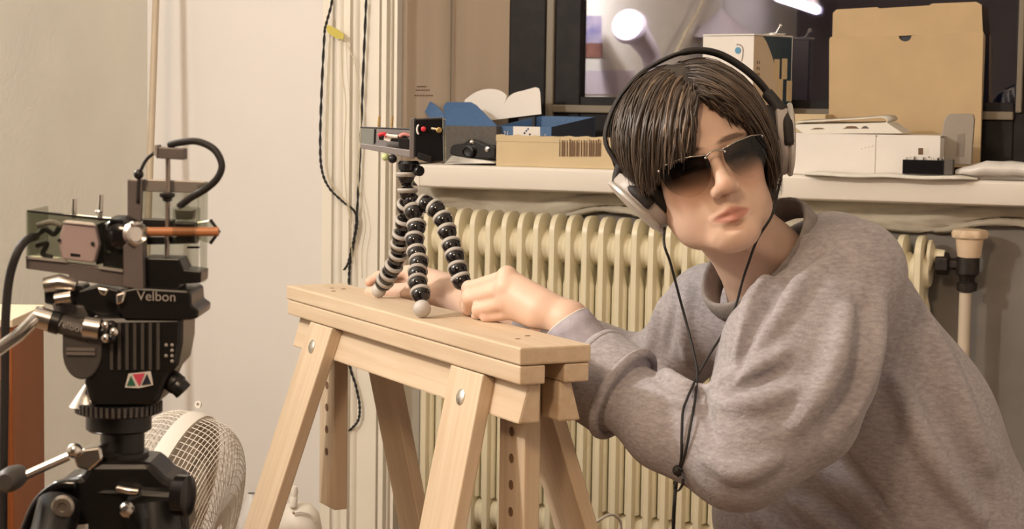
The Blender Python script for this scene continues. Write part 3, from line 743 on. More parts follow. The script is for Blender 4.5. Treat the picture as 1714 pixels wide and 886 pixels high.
MB().lathe(A(lpb[0], lpb[1], 0), KK, [(.08, 0), (.08, .015), (.03, .03)], 30).build('base', m_lav, hl, smooth='auto')
MB().tube([A(lpb[0], lpb[1], .02)]+lp, [.012]+[.03+.02*k/len(lp) for k in range(len(lp))], 14).build('arm', m_lav, hl, smooth=True)
MB().lathe(lp[-1], nrm(lp[-1]-lp[-4]), [(.05, -.02), (.065, .03), (.06, .06), (.0001, .05)], 20).build('head', m_lav, hl, smooth='auto')
cs = thing('paper_cone', MIR(1207, 57, .10), 'lavender paper cone reflected above the tall product box', 'cone')
ca = MIR(1207, 14, .10); cb_ = MIR(1207, 60, .10)
MB().lathe(cb_, ca-cb_, [(.13, 0), (.004, np.linalg.norm(ca-cb_))], 24).build('cone', m_lav, cs, smooth='auto')
wd_ = MB().tube(spline([MIR(1130, 90, .05), MIR(1150, 50, .05), MIR(1165, 25, .05), MIR(1178, -10, .05), MIR(1184, -60, .05)], 8), .008, 8).build('wall_cable', m_cream2, smooth=True); tag(wd_, 'olive cable on the wall reflected in the window pane', 'cable')
tl = thing('tube_light', MIR(1335, 8, .25), 'slanting fluorescent tube reflected at the top of the window', 'lamp')
m_tube = mat('fluorescent_tube', (1, 1, 1), .3, emit=(1, .86, .95, 9))
ta, tb_ = MIR(1302, -6, .25), MIR(1366, 16, .25)
MB().tube([ta, tb_], .022, 14).build('tube', m_tube, tl, smooth='auto')
MB().tube([ta+KK*.07-UU*.03, tb_+KK*.07-UU*.03], .03, 12).build('housing', m_fanw, tl, smooth='auto')
for q in (ta, tb_): MB().tube([q, q+KK*.07-UU*.03], .024, 12).build('end_cap', m_fanw, tl, smooth='auto')
# ================================================================== flexible tripod on the trestle and its instrument
m_gball = mat('gloss_black_joint', (.012, .009, .009), .10, coat=.3)
m_gring = mat('grey_rubber_ring', (.42, .38, .34), .55, var=.08)
m_gfoot = mat('grey_rubber_foot', (.50, .46, .42), .45, var=.06)
GD = 2.76
gp = thing('flexible_tripod', PZ(700, 515, TZ), 'black flexible ball-jointed tripod with grey rings standing on the trestle', 'tripod')
def gleg(joints, foot, rf, hub):
    ft = PZ(*foot, TZ+rf+.0005)
    d0, d1 = GD, ft[1]
    n = len(joints)
    pts = [P(x, y, d0+(d1-d0)*(i+1)/(n+1)) for i, (x, y) in enumerate(joints)]
    full = [P(*hub, GD)]+pts+[ft]
    core = MB().tube(full, .0045, 8).build('leg', m_gball, gp, smooth='auto')
    for i, p in enumerate(pts):
        d = nrm(full[i+2]-full[i])                       # down the leg
        L_ = min(np.linalg.norm(full[i+2]-full[i+1]), .024)
        MB().lathe(p-d*.004, d, [(.0085, 0), (.0125, .003), (.0132, .007), (.0125, .012), (.0095, .0165), (.006, .019), (.005, .024)], 20).build('joint_ball', m_gball, core, smooth=True)
        # rubber ring
        rg = []
        for k in range(9):
            a = 2*math.pi*k/8; rg.append((.0118+.0026*math.cos(a), -.0015+.0034*math.sin(a)))
        MB().lathe(p, d, rg, 24).build('rubber_ring', m_gring, core, smooth=True)
    MB().ball(ft, rf, 24, 16).build('foot', m_gfoot, core, smooth=True)
    return full
HUB = (688, 335)
gleg([(680, 344), (677, 370), (672, 393), (669, 410), (666, 428), (659, 446), (650, 460), (644, 471)], (634, 486), .0112, HUB)
gleg([(692, 352), (697, 378), (694, 400), (697, 422), (701, 438), (699, 456), (699, 472), (704, 490)], (706.5, 517), .0122, HUB)
gleg([(710, 341), (728, 349), (741, 366), (748, 386), (755, 409), (761, 427), (766, 449), (771, 467)], (794, 517), .0108, HUB)
# neck
def gP(px, py, dd=0): return P(px, py, GD+dd)
for (x, y) in ((680, 292), (682, 319)):
    p = gP(x, y); d = nrm(gP(x, y+20)-p)
    MB().lathe(p-d*.006, d, [(.007, 0), (.012, .004), (.0128, .008), (.011, .014), (.007, .022)], 20).build('neck_ball', m_gball, gp, smooth=True)
    rg = [(.0125+.0025*math.cos(a), .0035*math.sin(a)) for a in np.linspace(0, 2*math.pi, 9)]
    MB().lathe(p, d, rg, 24).build('rubber_ring', m_gring, gp, smooth=True)
MB().tube([gP(681, 300), gP(687, 338)], .006, 10).build('neck_core', m_gball, gp, smooth='auto')
MB().ball(gP(688, 336), .012, 16, 10).build('hub', m_gball, gp, smooth=True)
MB().lathe(gP(684, 288), nrm(gP(684, 268)-gP(684, 288)), [(.009, 0), (.015, .004), (.016, .012), (.013, .016)], 20).build('clamp', m_bgloss, gp, smooth='auto')
MB().lathe(gP(698, 286, -.01), nrm(A(.5, -1, 0)), [(.006, 0), (.0075, .002), (.0075, .01), (.006, .012)], 14).build('clamp_knob', m_bgloss, gp, smooth='auto')
# instrument
m_alu = mat('grey_frame_alloy', (.20, .175, .165), .4, .3, var=.1)
m_acr = mat('smoked_acrylic', (.30, .31, .28), .12, trans=.55, alpha=.9)
m_red = mat('red_led', (.6, .03, .05), .3); m_gold = mat('brass_fitting', (.55, .36, .14), .3, .8)
m_pink = mat('pink_wire_sleeve', (.62, .25, .22), .5); m_wgreen = mat('pale_green_knob', (.45, .52, .25), .4)
dv = thing('small_instrument', gP(690, 268), 'small grey and black electronic instrument clamped on the flexible tripod', 'instrument')
def plate(name, pix, dd, th, m, bev=.0008):
    dds = dd if hasattr(dd, '__len__') else [dd]*len(pix)
    return MB().prism([gP(x, y, q) for (x, y), q in zip(pix, dds)], A(0, th, 0)).build(name, m, dv, bevel=bev)
# slanting open frame going back to the left
plate('side_rail', [(603, 240), (603, 248), (690, 265), (690, 252)], [.03, .03, -.02, -.02], .004, m_alu)
plate('side_window', [(604, 214), (604, 241), (627, 244), (628, 216)], [.03, .03, .016, .016], .003, m_acr)
plate('top_rail', [(603, 212), (603, 214.5), (690, 218), (690, 215)], [.03, .03, -.02, -.02], .004, m_black)
plate('back_wall', [(604, 214), (604, 246), (690, 262), (690, 216)], [.075, .075, .03, .03], .003, m_alu)
plate('floor_plate', [(603, 245), (690, 262), (700, 256), (620, 240)], [.03, -.02, .04, .085], .003, m_alu)
plate('divider', [(626, 216), (630, 216), (629, 240), (625, 242)], .012, .002, m_black)
plate('end_plate', [(686, 199), (694, 197), (693, 266), (685, 264)], -.022, .055, m_alu)
plate('circuit', [(634, 226), (640, 222), (678, 226), (684, 232), (684, 240), (634, 234)], .02, .004, m_black)
for pts, m in (([(633, 227), (642, 224), (648, 228)], m_red), ([(645, 226), (655, 228), (666, 229)], m_white), ([(668, 229), (676, 225), (686, 227)], m_pink)):
    MB().tube(spline([gP(x, y, -.004) for x, y in pts]), .0028, 8).build('wire', m, dv, smooth=True)
plate('terminal', [(643, 228), (655, 231), (653, 238), (642, 235)], -.003, .008, m_white)
plate('relay', [(667, 231), (685, 233), (685, 250), (667, 247)], -.012, .012, m_black)
for x in (634.5, 656.5):
    MB().tube([gP(x+.5, 195, 0), gP(x-1, 213, 0)], .0017, 8).build('pin', m_gold, dv, smooth='auto')
plate('body', [(693, 199), (741, 197), (743, 270), (722, 273), (693, 262)], -.025, .05, m_bgloss, .002)
plate('side_glass', [(740, 197), (744, 200), (745, 270), (742, 272)], -.026, .05, m_acr)
plate('base_block', [(700, 255), (722, 262), (722, 274), (698, 266)], -.028, .03, m_black, .001)
dl = lambda x, y, r, m, n, h=.003: MB().lathe(gP(x, y, -.0255), A(0, -1, 0), [(r, 0), (r, h), (r*.6, h*1.3), (.0001, h*1.3)], 16).build(n, m, dv, smooth='auto')
dl(709, 216, .0036, m_red, 'led'); dl(735, 218, .0042, m_gold, 'potentiometer', .006)
MB().tube([gP(702-4*math.sin(a), 217-8*math.cos(a), -.027) for a in np.linspace(.2, math.pi-.2, 10)], .0014, 6).build('dial_arc', m_white, dv, smooth=True)
MB().tube([gP(722, 215, -.027), gP(730, 216, -.028)], .0016, 6).build('jumper', m_cream2, dv, smooth='auto')
MB().ball(gP(645, 263, .0), .0055, 12, 8).build('wing_screw', m_wgreen, dv, smooth=True)
MB().ball(gP(657, 266, .0), .0065, 12, 8).build('wing_screw', m_black, dv, smooth=True)
# ================================================================== video tripod in the left foreground with its rig
VD = 1.50
def v(px, py, dd=0): return P(px, py, VD+dd)
VS = F/VD
m_tb = mat('satin_black_tripod', (.009, .008, .008), .34, var=.2, vscale=60)
m_tg = mat('dark_grey_tripod', (.07, .062, .058), .5, var=.15, vscale=80)
m_silver = mat('silver_clamp', (.70, .66, .62), .22, 1)
m_rigm0 = mat('dim_lettering', (.16, .14, .13), .5)
m_pale = mat('pale_lettering', (.34, .31, .29), .5)
vt = thing('video_tripod', v(190, 886)*A(1, 1, 0), 'black video tripod with fluid head in the left foreground', 'tripod')
def vprism(name, pix, dd, th, m, par=vt, bev=.0015):
    return MB().prism([v(x, y, dd) for x, y in pix], A(0, th, 0)).build(name, m, par, bevel=bev)
def vlathe(name, x, y, prof, m, par=vt, axis=None, dd=0, n=36, sm='auto'):
    """prof in pixels: (radius, dy downward)"""
    ax_ = nrm(v(x, y+10, dd)-v(x, y, dd)) if axis is None else nrm(axis)
    return MB().lathe(v(x, y, dd), ax_, [(r/VS, h/VS) for r, h in prof], n).build(name, m, par, smooth=sm)
# platform with the maker's name
pl = vprism('platform', [(200, 487), (228, 482), (314, 487), (320, 492), (321, 512), (333, 520), (331, 533), (318, 536), (208, 534), (196, 520)], -.030, .06, m_tb)
text('lettering', 'Velbon', v(262, 497, -.0312), A(1, 0, -.02), KK, .0105, m_pale, pl)
vprism('platform_lock', [(130, 487), (165, 478), (200, 486), (202, 530), (170, 532), (140, 520)], -.02, .04, m_tb)
for pix in ([(193, 493), (212, 487), (206, 508), (194, 512)], [(160, 480), (183, 484), (176, 497), (168, 494)]):
    vprism('clamp_plate', pix, -.034, .004, m_silver)
MB().tube([v(75, 478, -.02), v(100, 474, -.02), v(128, 480, -.02)], [.006, .007, .005], 12).build('plate_lever', m_silver, vt, smooth='auto')
vprism('lever_block', [(73, 480), (92, 478), (90, 512), (74, 508)], -.02, .03, m_tb)
vprism('lever_housing', [(90, 484), (136, 478), (142, 522), (92, 516)], -.018, .03, m_tb)
vprism('lever_housing', [(86, 508), (140, 512), (150, 536), (92, 532)], -.022, .03, m_tg)
MB().tube([v(93, 502, -.028), v(120, 498, -.028)], .005, 12).build('lever_pin', m_silver, vt, smooth='auto')
# pan bar clamp, bar and knob
MB().tube([v(58, 530, -.03), v(86, 538, -.03)], .0085, 20).build('pan_bar_clamp', m_silver, vt, smooth='auto')
MB().tube([v(86, 538, -.03), v(100, 542, -.03)], .0088, 20).build('clamp_collar', m_tb, vt, smooth='auto')
bt = MB().tube([v(95, 541, -.028), v(150, 556, -.028)], .0075, 18).build('clamp_sleeve', m_tg, vt, smooth='auto')
text('lettering', 'Velbon', v(118, 547, -.0365), A(1, 0, -.25), KK, .008, m_pale, bt)
MB().tube([v(142, 548, -.03), v(168, 552, -.03)], .0085, 18).build('clamp_collar', m_silver, vt, smooth='auto')
for k in range(6):
    a = k*math.pi/3; MB().ball(v(182+9*math.cos(a), 556+12*math.sin(a), -.033-.002*math.sin(a)), .0042, 10, 8).build('star_knob_lobe', m_bgloss if k % 2 else m_silver, vt, smooth=True)  # every other lobe silver: the knob's highlights put into its colour
pb_ = MB().tube([v(62, 530, -.03), v(30, 562, -.06), v(-60, 625, -.16)], .0048, 14).build('pan_bar', m_silver, vt, smooth='auto')
# head body: side lobe and main block
lobe = [(104, 548)]+[(137-33*math.cos(a), 590+46*math.sin(a)) for a in np.linspace(0, math.pi, 16)]+[(170, 548), (150, 535), (120, 535)]
lb = vprism('tilt_cover', lobe, -.030, .02, m_tg)
for y_, h_2 in ((585, .003), (592, .004)):
    MB().box(v(135, y_, -.031), A(.011, 0, 0), A(0, .0006, 0), A(0, 0, .0012)).build('maker_print', m_rigm0, lb)
vprism('head_body', [(150, 532), (306, 530), (305, 575), (298, 612), (284, 628), (270, 660), (262, 680), (150, 680), (140, 640), (150, 600)], -.028, .062, m_tb, bev=.004)
for k in range(7):
    MB().box(v(187+k*13, 580, -.0285), A(.0012, 0, 0), A(0, .0012, 0), A(0, 0, .018)).build('cooling_rib', m_tg, vt)
for k in range(4):
    for j in (0, 1): 
        if k == 1 and j == 0 or k == 3 and j == 0: continue
        MB().ball(v(278+j*10, 578+k*9, -.0285), .0014, 8, 6).build('index_dot', m_pale, vt)
# badge
m_bw = mat('badge_white', (.70, .66, .62), .4); m_bg = mat('badge_green', (.03, .13, .08), .4); m_br = mat('badge_red', (.60, .07, .12), .4)
bd = vprism('badge', [(209, 649), (215, 626), (252, 622), (256, 645), (233, 650)], -.0295, .001, m_bw, bev=0)
for pix, m in (([(212, 646), (219, 629), (227, 646)], m_bg), ([(222, 627), (242, 625), (233, 647)], m_br), ([(237, 645), (246, 626), (253, 643)], m_navy)):
    vprism('badge_triangle', pix, -.0302, .0005, m, bd, 0)
# lock lever right
MB().tube(spline([v(268, 634, -.01), v(285, 636, -.015), (v(300, 648, -.02)), v(308, 656, -.02)]), [.009]*8+[.0085]*14+[.0075]*14+[.0062], 14).build('pan_lock_lever', m_tb, vt, smooth=True)
MB().lathe(v(150, 680, -.006), KK, [(.016, 0), (.004, .017), (.0001, .018)], 20).build('cone_highlight', m_silver, vt, smooth='auto')  # silver cone shaped as a grey highlight on the black head
# serrated pan ring and collar
vlathe('pan_base', 199, 672, [(71, 0), (71, 12), (66, 20), (55, 22), (55, 46), (50, 50), (38, 50)], m_tb)
for k in range(46):
    a = 2*math.pi*k/46; c = v(199, 681, 0)+A(math.cos(a), math.sin(a), 0)*(70.5/VS)
    MB().box(c, A(-math.sin(a), math.cos(a), 0)*.0011, A(math.cos(a), math.sin(a), 0)*.0011, KK*.0038).build('pan_base_tooth', m_tg, vt)
vlathe('centre_column', 205, 718, [(37, 0), (37, 50)], m_tb)
vlathe('column_collar', 200, 752, [(30, 0), (49, 3), (50, 34), (58, 52), (70, 62)], m_tb)
# spider with leg roots
vprism('spider', [(40, 900), (48, 860), (70, 830), (100, 808), (135, 798), (150, 775), (250, 775), (275, 800), (300, 812), (312, 900)], -.030, .055, m_tb, bev=.005)
lg = MB().tube([v(100, 845, -.035), v(60, 1010, -.10), A(v(60, 1010)[0]-.22, VD-.32, .03)], [.017, .0165, .014], 14).build('leg', m_tb, vt, smooth='auto')
lg = MB().tube([v(262, 850, -.03), v(275, 1010, -.06), A(v(275, 1010)[0]+.16, VD-.28, .03)], [.020, .0175, .014], 14).build('leg', m_tb, vt, smooth='auto')
lg = MB().tube([v(190, 850, .03), v(190, 1010, .08), A(v(190, 1010)[0], VD+.36, .03)], [.017, .0165, .014], 14).build('leg', m_tb, vt, smooth='auto')
arch = [(x, y) for x, y in spline([A(45, 886, 0), A(68, 842, 0), A(100, 818, 0), A(132, 815, 0)], 6) for _ in (0,)] if False else None
MB().tube(spline([v(42, 890, -.034), v(64, 842, -.034), v(96, 815, -.034), v(128, 812, -.034)]), .0045, 10).build('shoulder_rib', m_bgloss, vt, smooth=True)
bo = vlathe('pivot_bolt', 106, 848, [(19, 0), (19, 5), (15, 9), (8, 9), (7, 6), (.1, 6)], m_silver, axis=A(0, -1, 0), dd=-.058, n=28)
bo.data.materials[0] = mat('dull_bolt', (.32, .29, .26), .35, .8)
vlathe('pivot_screw', 213, 853, [(13, 0), (13, 6), (9, 12), (.1, 14)], m_silver, axis=A(.1, -1, 0), dd=-.062, n=24)
vprism('leg_shoulder', [(208, 830), (235, 818), (296, 822), (312, 840), (316, 900), (205, 900)], -.038, .02, m_tb, bev=.006)
MB().tube(spline([v(196, 818, -.034), v(215, 822, -.036), v(232, 824, -.036)]), .0028, 8).build('rim_highlight', m_silver, vt, smooth=True)  # silver bar added as the highlight along the spider's rim
vlathe('leg_lock_knob', 306, 830, [(24, -12), (34, -10), (34, 10), (24, 12)], m_bgloss, axis=A(1, -.25, .0), dd=-.052, n=20)
MB().tube([v(18, 806, -.045), v(30, 802, -.045), v(115, 764, -.035)], [.0045, .0035, .0035], 10).build('crank_arm', m_silver, vt, smooth='auto')
MB().ball(v(125, 755, -.034), .0062, 14, 10).build('crank_pivot', m_silver, vt, smooth=True)
MB().lathe(v(22, 800, -.05), A(-.1, -1, 0), [(.008, -.012), (.0095, 0), (.009, .014), (.006, .018)], 16).build('crank_knob', m_tg, vt, smooth='auto')
vprism('crank_housing', [(122, 765), (140, 752), (168, 748), (172, 770), (150, 790), (128, 784)], -.032, .02, m_silver, bev=.002)
vprism('label_sticker', [(111, 881), (147, 878), (148, 900), (108, 900)], -.0315, .001, m_bw, bev=0)
# ---------------- rig on the head
rg_ = thing('acrylic_rig', v(230, 482), 'clear acrylic rig with motor and orange rod on the video tripod head', 'instrument')
m_clear = bpy.data.materials.new('clear_smoke_acrylic'); m_clear.use_nodes = True; nt = m_clear.node_tree; nt.nodes.remove(nt.nodes['Principled BSDF'])
g = nt.nodes.new('ShaderNodeBsdfGlossy'); g.inputs['Roughness'].default_value = .08; g.inputs[0].default_value = (.8, .85, .8, 1)
t = nt.nodes.new('ShaderNodeBsdfTransparent'); t.inputs[0].default_value = (.80, .81, .77, 1)
mx = nt.nodes.new('ShaderNodeMixShader'); mx.inputs[0].default_value = .10
nt.links.new(t.outputs[0], mx.inputs[1]); nt.links.new(g.outputs[0], mx.inputs[2]); nt.links.new(mx.outputs[0], nt.nodes['Material Output'].inputs[0])
m_or = mat('orange_rod', (.55, .22, .09), .4, var=.2, vscale=40)
m_mauve = mat('mauve_grey_plastic', (.40, .31, .31), .5, var=.05)
m_rigm = mat('grey_rig_bar', (.16, .135, .13), .45, .2, var=.1)
def rp(name, pix, dd, th, m, bev=.0008, par=rg_): return MB().prism([v(x, y, q) for (x, y), q in zip(pix, dd if hasattr(dd, '__len__') else [dd]*len(pix))], A(0, th, 0)).build(name, m, par, bevel=bev)
rp('side_bar', [(43, 430), (43, 450), (115, 460), (115, 468), (232, 485), (232, 456)], -.02, .006, m_rigm)
rp('bar_edge', [(43, 429), (43, 433), (112, 440), (112, 436)], -.022, .002, m_pale, 0)
rp('bar_edge', [(165, 446), (165, 450), (205, 456), (205, 452)], -.022, .002, m_pale, 0)
rp('front_window', [(45, 354), (45, 432), (205, 452), (205, 372)], -.017, .003, m_clear)
rp('rear_window', [(46, 352), (46, 430), (210, 440), (210, 366)], .045, .003, m_clear)
rp('end_window', [(43, 353), (43, 432), (50, 430), (50, 352)], -.017, .06, m_clear)
rp('top_edge', [(45, 352), (45, 355), (205, 373), (205, 369)], -.019, .005, m_black, 0)
rp('servo_cover', [(97, 405), (106, 374), (158, 378), (165, 410), (157, 441), (104, 434)], -.024, .020, m_mauve, .0015)
rp('servo_lip', [(104, 372), (110, 369), (156, 374), (158, 378)], -.026, .004, m_white, 0)
rp('servo_slot', [(118, 424), (118, 429), (134, 430), (134, 426)], -.0245, .001, m_black, 0)
for x, y in ((99, 402), (155, 408)): MB().ball(v(x, y, -.025), .0016, 8, 6).build('servo_screw', m_black, rg_, smooth=True)
rp('cable_clip', [(160, 376), (170, 372), (178, 440), (160, 444)], -.014, .02, m_black)
for pts in ([(55, 400), (75, 385), (90, 392), (100, 380)], [(60, 412), (78, 408), (72, 425), (88, 432)], [(62, 378), (85, 372), (104, 378)]):
    MB().tube(spline([v(x, y, 0) for x, y in pts]), .0022, 8).build('inner_wire', m_black if pts[0][1] != 378 else m_pale, rg_, smooth=True)
rp('motor_block', [(172, 420), (208, 424), (208, 452), (172, 448)], -.01, .03, m_black)
MB().lathe(v(172, 392, .0), nrm(A(.93, -.35, 0)), [(.004, 0), (.011, .004), (.0155, .014), (.0155, .022), (.011, .032), (.0085, .035)], 28).build('motor', m_bgloss, rg_, smooth=True)
MB().lathe(v(228, 392, -.028), nrm(A(.7, -.7, 0)), [(.0095, -.004), (.0095, .002), (.0075, .003), (.0055, .0), (.0001, .0)], 24).build('motor_ring', m_silver, rg_, smooth='auto')
MB().ball(v(222, 375, -.034), .0022, 10, 8).build('motor_glint', m_chrome, rg_, smooth=True)  # chrome bead standing in for the bright highlight on the glossy motor
rp('corner_post', [(206, 412), (214, 406), (238, 406), (240, 486), (207, 480)], -.030, .02, m_rigm)
rp('frame_post', [(213, 300), (238, 303), (236, 372), (213, 370)], .0, .006, m_rigm)
rp('frame_bar', [(213, 299), (346, 304), (345, 324), (213, 320)], .006, .004, mat('light_grey_bar', (.30, .27, .25), .4, .3))
rp('frame_post', [(330, 310), (345, 304), (343, 472), (336, 474)], .0, .01, m_clear)
rp('frame_window', [(238, 320), (332, 322), (332, 470), (240, 470)], .018, .003, m_clear)
rp('lower_block', [(238, 432), (300, 434), (308, 452), (337, 455), (336, 474), (300, 476), (300, 484), (238, 486)], -.02, .035, m_tb)
rp('dark_rail', [(238, 366), (290, 368), (290, 382), (238, 380)], .0, .01, m_black)
rp('dark_rail', [(240, 395), (330, 396), (330, 408), (240, 410)], .004, .01, m_black)
rp('slide_block', [(288, 347), (328, 350), (328, 406), (300, 408), (288, 400)], -.016, .022, m_clear)
rp('slide_core', [(292, 372), (326, 374), (326, 408), (296, 408)], -.008, .016, m_black)
rp('slide_nut', [(292, 350), (324, 352), (322, 368), (294, 368)], -.010, .014, mat('smoked_nut', (.10, .095, .08), .2))
rp('small_window_edge', [(313, 413), (333, 413), (333, 416), (313, 416)], -.002, .004, m_black, 0)
MB().tube([v(236, 388, -.012), v(366, 388, -.012)], 7.5/VS, 16).build('orange_rod', m_or, rg_, smooth='auto')
rp('pointed_guide', [(328, 372), (352, 368), (367, 388), (352, 408), (340, 405), (330, 400)], -.006, .003, m_clear)
MB().tube([v(352, 368, -.006), v(367, 388, -.006), v(352, 408, -.006)], .0014, 6).build('guide_edge', m_black, rg_, smooth='auto')
MB().tube([v(281, 256, .0), v(281, 300, 0), v(279, 470, 0)], 4.2/VS, 12).build('upright_rod', m_silver, rg_, smooth='auto').data.materials[0] = mat('dull_rod', (.36, .30, .27), .3, .7)
vlathe('rod_collar', 280, 322, [(5, 0), (13, 2), (13, 7), (8, 10), (8, 14), (4, 16)], m_black, rg_)
rp('top_plug', [(261, 246), (308, 249), (308, 268), (261, 265)], -.008, .016, m_rigm)
rp('plug_clip', [(258, 243), (263, 243), (262, 262), (257, 260)], -.010, .018, m_pale, 0)
MB().tube(spline([v(283, 243, 0), v(300, 239, -.004), v(330, 237, -.01), (v(358, 250, -.015)), v(371, 275, -.018), v(364, 298, -.018), v(345, 316, -.016), v(318, 332, -.012), v(300, 346, -.008)], 8), .0028, 10).build('bow_cable', m_cord, rg_, smooth=True)
MB().tube(spline([v(258, 256, 0), v(246, 266, 0), v(238, 280, 0), v(233, 296, 0), v(231, 340, 0)], 6), .0014, 8).build('thin_wire', m_cord, rg_, smooth=True)
MB().ball(v(232, 292, 0), .004, 12, 8).build('thin_wire_knot', m_black, rg_, smooth=True)
for (x, y0, y1) in ((124, 333, 366), (167, 326, 370)):
    MB().tube([v(x+(2 if x > 150 else 0), y0, .005), v(x, y1, .005)], 4.5/VS, 12).build('stud', m_silver, rg_, smooth='auto')
vlathe('stud_nut', 166, 352, [(6, 0), (7, 2), (6, 5)], m_chrome, rg_, dd=.005)
# cable from the rig down the left edge
MB().tube(spline([v(60, 396, .0), v(44, 402, -.02), v(28, 425, -.03), v(15, 470, -.03), v(9, 540, -.03), v(8, 640, -.03), v(6, 760, -.03), v(5, 900, -.03), v(4, 1400, -.05), v(0, 2400, -.05)], 8), .0034, 10).build('feed_cable', m_cord, rg_, smooth=True)
# ================================================================== signed-distance modelling helpers
class SDF:
    def __init__(s, lo, hi, h):
        s.lo = np.array(lo, np.float32); s.h = h; n = np.ceil((np.array(hi)-np.array(lo))/h).astype(int)+1; s.n = n
        s.x = (s.lo[0]+h*np.arange(n[0])).astype(np.float32)[:, None, None]
        s.y = (s.lo[1]+h*np.arange(n[1])).astype(np.float32)[None, :, None]
        s.z = (s.lo[2]+h*np.arange(n[2])).astype(np.float32)[None, None, :]
        s.d = np.full(tuple(n), 1e3, np.float32)
    def sl(s, lo, hi):
        a = np.clip(np.floor((np.array(lo)-s.lo)/s.h).astype(int), 0, s.n-1); b = np.clip(np.ceil((np.array(hi)-s.lo)/s.h).astype(int)+1, 1, s.n)
        return tuple(slice(int(i), int(max(j, i+1))) for i, j in zip(a, b))
def d_cone(x, y, z, a, b, ra, rb):
    a = np.asarray(a, float); b = np.asarray(b, float); ab = b-a; L2 = float(ab@ab)+1e-12
    px, py, pz = x-np.float32(a[0]), y-np.float32(a[1]), z-np.float32(a[2])
    t = np.clip((px*np.float32(ab[0])+py*np.float32(ab[1])+pz*np.float32(ab[2]))/np.float32(L2), 0, 1)
    return np.sqrt((px-t*np.float32(ab[0]))**2+(py-t*np.float32(ab[1]))**2+(pz-t*np.float32(ab[2]))**2)-(np.float32(ra)+t*np.float32(rb-ra))
def d_ell(x, y, z, c, r, R=None):
    px, py, pz = x-np.float32(c[0]), y-np.float32(c[1]), z-np.float32(c[2])
    if R is not None:
        R = np.asarray(R, np.float32); px, py, pz = px*R[0, 0]+py*R[1, 0]+pz*R[2, 0], px*R[0, 1]+py*R[1, 1]+pz*R[2, 1], px*R[0, 2]+py*R[1, 2]+pz*R[2, 2]
    k0 = np.sqrt((px/r[0])**2+(py/r[1])**2+(pz/r[2])**2); k1 = np.sqrt((px/r[0]**2)**2+(py/r[1]**2)**2+(pz/r[2]**2)**2)+1e-9
    return (k0*(k0-1)/k1).astype(np.float32)
def smin(a, b, k):
    h = np.clip(.5+.5*(b-a)/k, 0, 1); return b+(a-b)*h-k*h*(1-h)
def smax(a, b, k): return -smin(-a, -b, k)
def d_any(kind, args, x, y, z):
    if kind == 'c': return d_cone(x, y, z, *args)
    if kind == 'e': return d_ell(x, y, z, *args)
    e = None
    for q in args:
        f = d_cone(x, y, z, *q); e = f if e is None else np.minimum(e, f)
    return e
def ops_eval(ops, x, y, z):
    """ops: (kind, args, k, mode) evaluated at points (arrays)"""
    d = None
    for kind, args, k, mode in ops:
        e = d_any(kind, args, x, y, z)
        if d is None: d = e
        elif mode == '+': d = smin(d, e, k)
        else: d = smax(d, -e, k)
    return d
def bake(g, ops):
    for kind, args, k, mode in ops:
        if kind == 's':
            pa = np.array([q[0] for q in args]+[q[1] for q in args]); m = max(q[2] for q in args)+k+3*g.h; lo = pa.min(0)-m; hi = pa.max(0)+m
        elif kind == 'c':
            a, b, ra, rb = args; m = max(ra, rb)+k+3*g.h; lo = np.minimum(a, b)-m; hi = np.maximum(a, b)+m
        else:
            c, r = args[0], args[1]; m = max(r)+k+3*g.h; lo = np.asarray(c)-m; hi = np.asarray(c)+m
        S = g.sl(lo, hi); x, y, z = g.x[S[0]], g.y[:, S[1]], g.z[:, :, S[2]]
        e = d_any(kind, args, x, y, z)
        cur = g.d[S]
        if mode == '+': g.d[S] = np.where(cur > 900, np.where(e < k+2.5*g.h, e, cur), smin(np.minimum(cur, 5), e, k))
        else: g.d[S] = np.where(cur > 900, cur, smax(cur, -e, k))
    return g
def surface_nets(g):
    d = np.clip(g.d, -1, 1); ins = d < 0; nx, ny, nz = d.shape
    cs = (nx-1, ny-1, nz-1); acc = np.zeros(cs+(3,), np.float32); cnt = np.zeros(cs, np.float32)
    c8 = [(i, j, k) for i in (0, 1) for j in (0, 1) for k in (0, 1)]
    V = {c: d[c[0]:nx-1+c[0], c[1]:ny-1+c[1], c[2]:nz-1+c[2]] for c in c8}
    mn = np.minimum.reduce([V[c] for c in c8]); mxv = np.maximum.reduce([V[c] for c in c8])
    act = (mn < 0) & (mxv >= 0); I = np.argwhere(act)
    pos = np.zeros((len(I), 3)); num = np.zeros(len(I))
    val = {c: V[c][act] for c in c8}
    for c in c8:
        for ax_ in range(3):
            if c[ax_] == 0:
                e = list(c); e[ax_] = 1; e = tuple(e); a, b = val[c], val[e]; m = (a < 0) != (b < 0)
                t = np.where(m, a/np.where(m, a-b, 1), 0); q = np.array(c, float)[None]*np.ones((len(I), 1)); q[:, ax_] += t
                pos[m] += q[m]; num[m] += 1
    P_ = g.lo+g.h*(I+pos/num[:, None])
    idx = np.full(cs, -1, np.int64); idx[act] = np.arange(len(I))
    quads = []
    for ax_ in range(3):
        sl0 = [slice(1, -1)]*3; sl1 = [slice(1, -1)]*3; sl0[ax_] = slice(0, -1); sl1[ax_] = slice(1, None)
        a, b = ins[tuple(sl0)], ins[tuple(sl1)]; E = np.argwhere(a != b); s_ = a[a != b]
        off = np.ones(3, int); off[ax_] = 0; E = E+off
        u, w_ = [(1, 2), (2, 0), (0, 1)][ax_]
        q = []
        for du, dw in ((-1, -1), (0, -1), (0, 0), (-1, 0)):
            C_ = E.copy(); C_[:, u] += du; C_[:, w_] += dw; q.append(idx[C_[:, 0], C_[:, 1], C_[:, 2]])
        q = np.stack(q, 1); q[~s_] = q[~s_][:, ::-1]; quads.append(q)
    Q = np.concatenate(quads); Q = Q[(Q >= 0).all(1)]
    return P_, Q
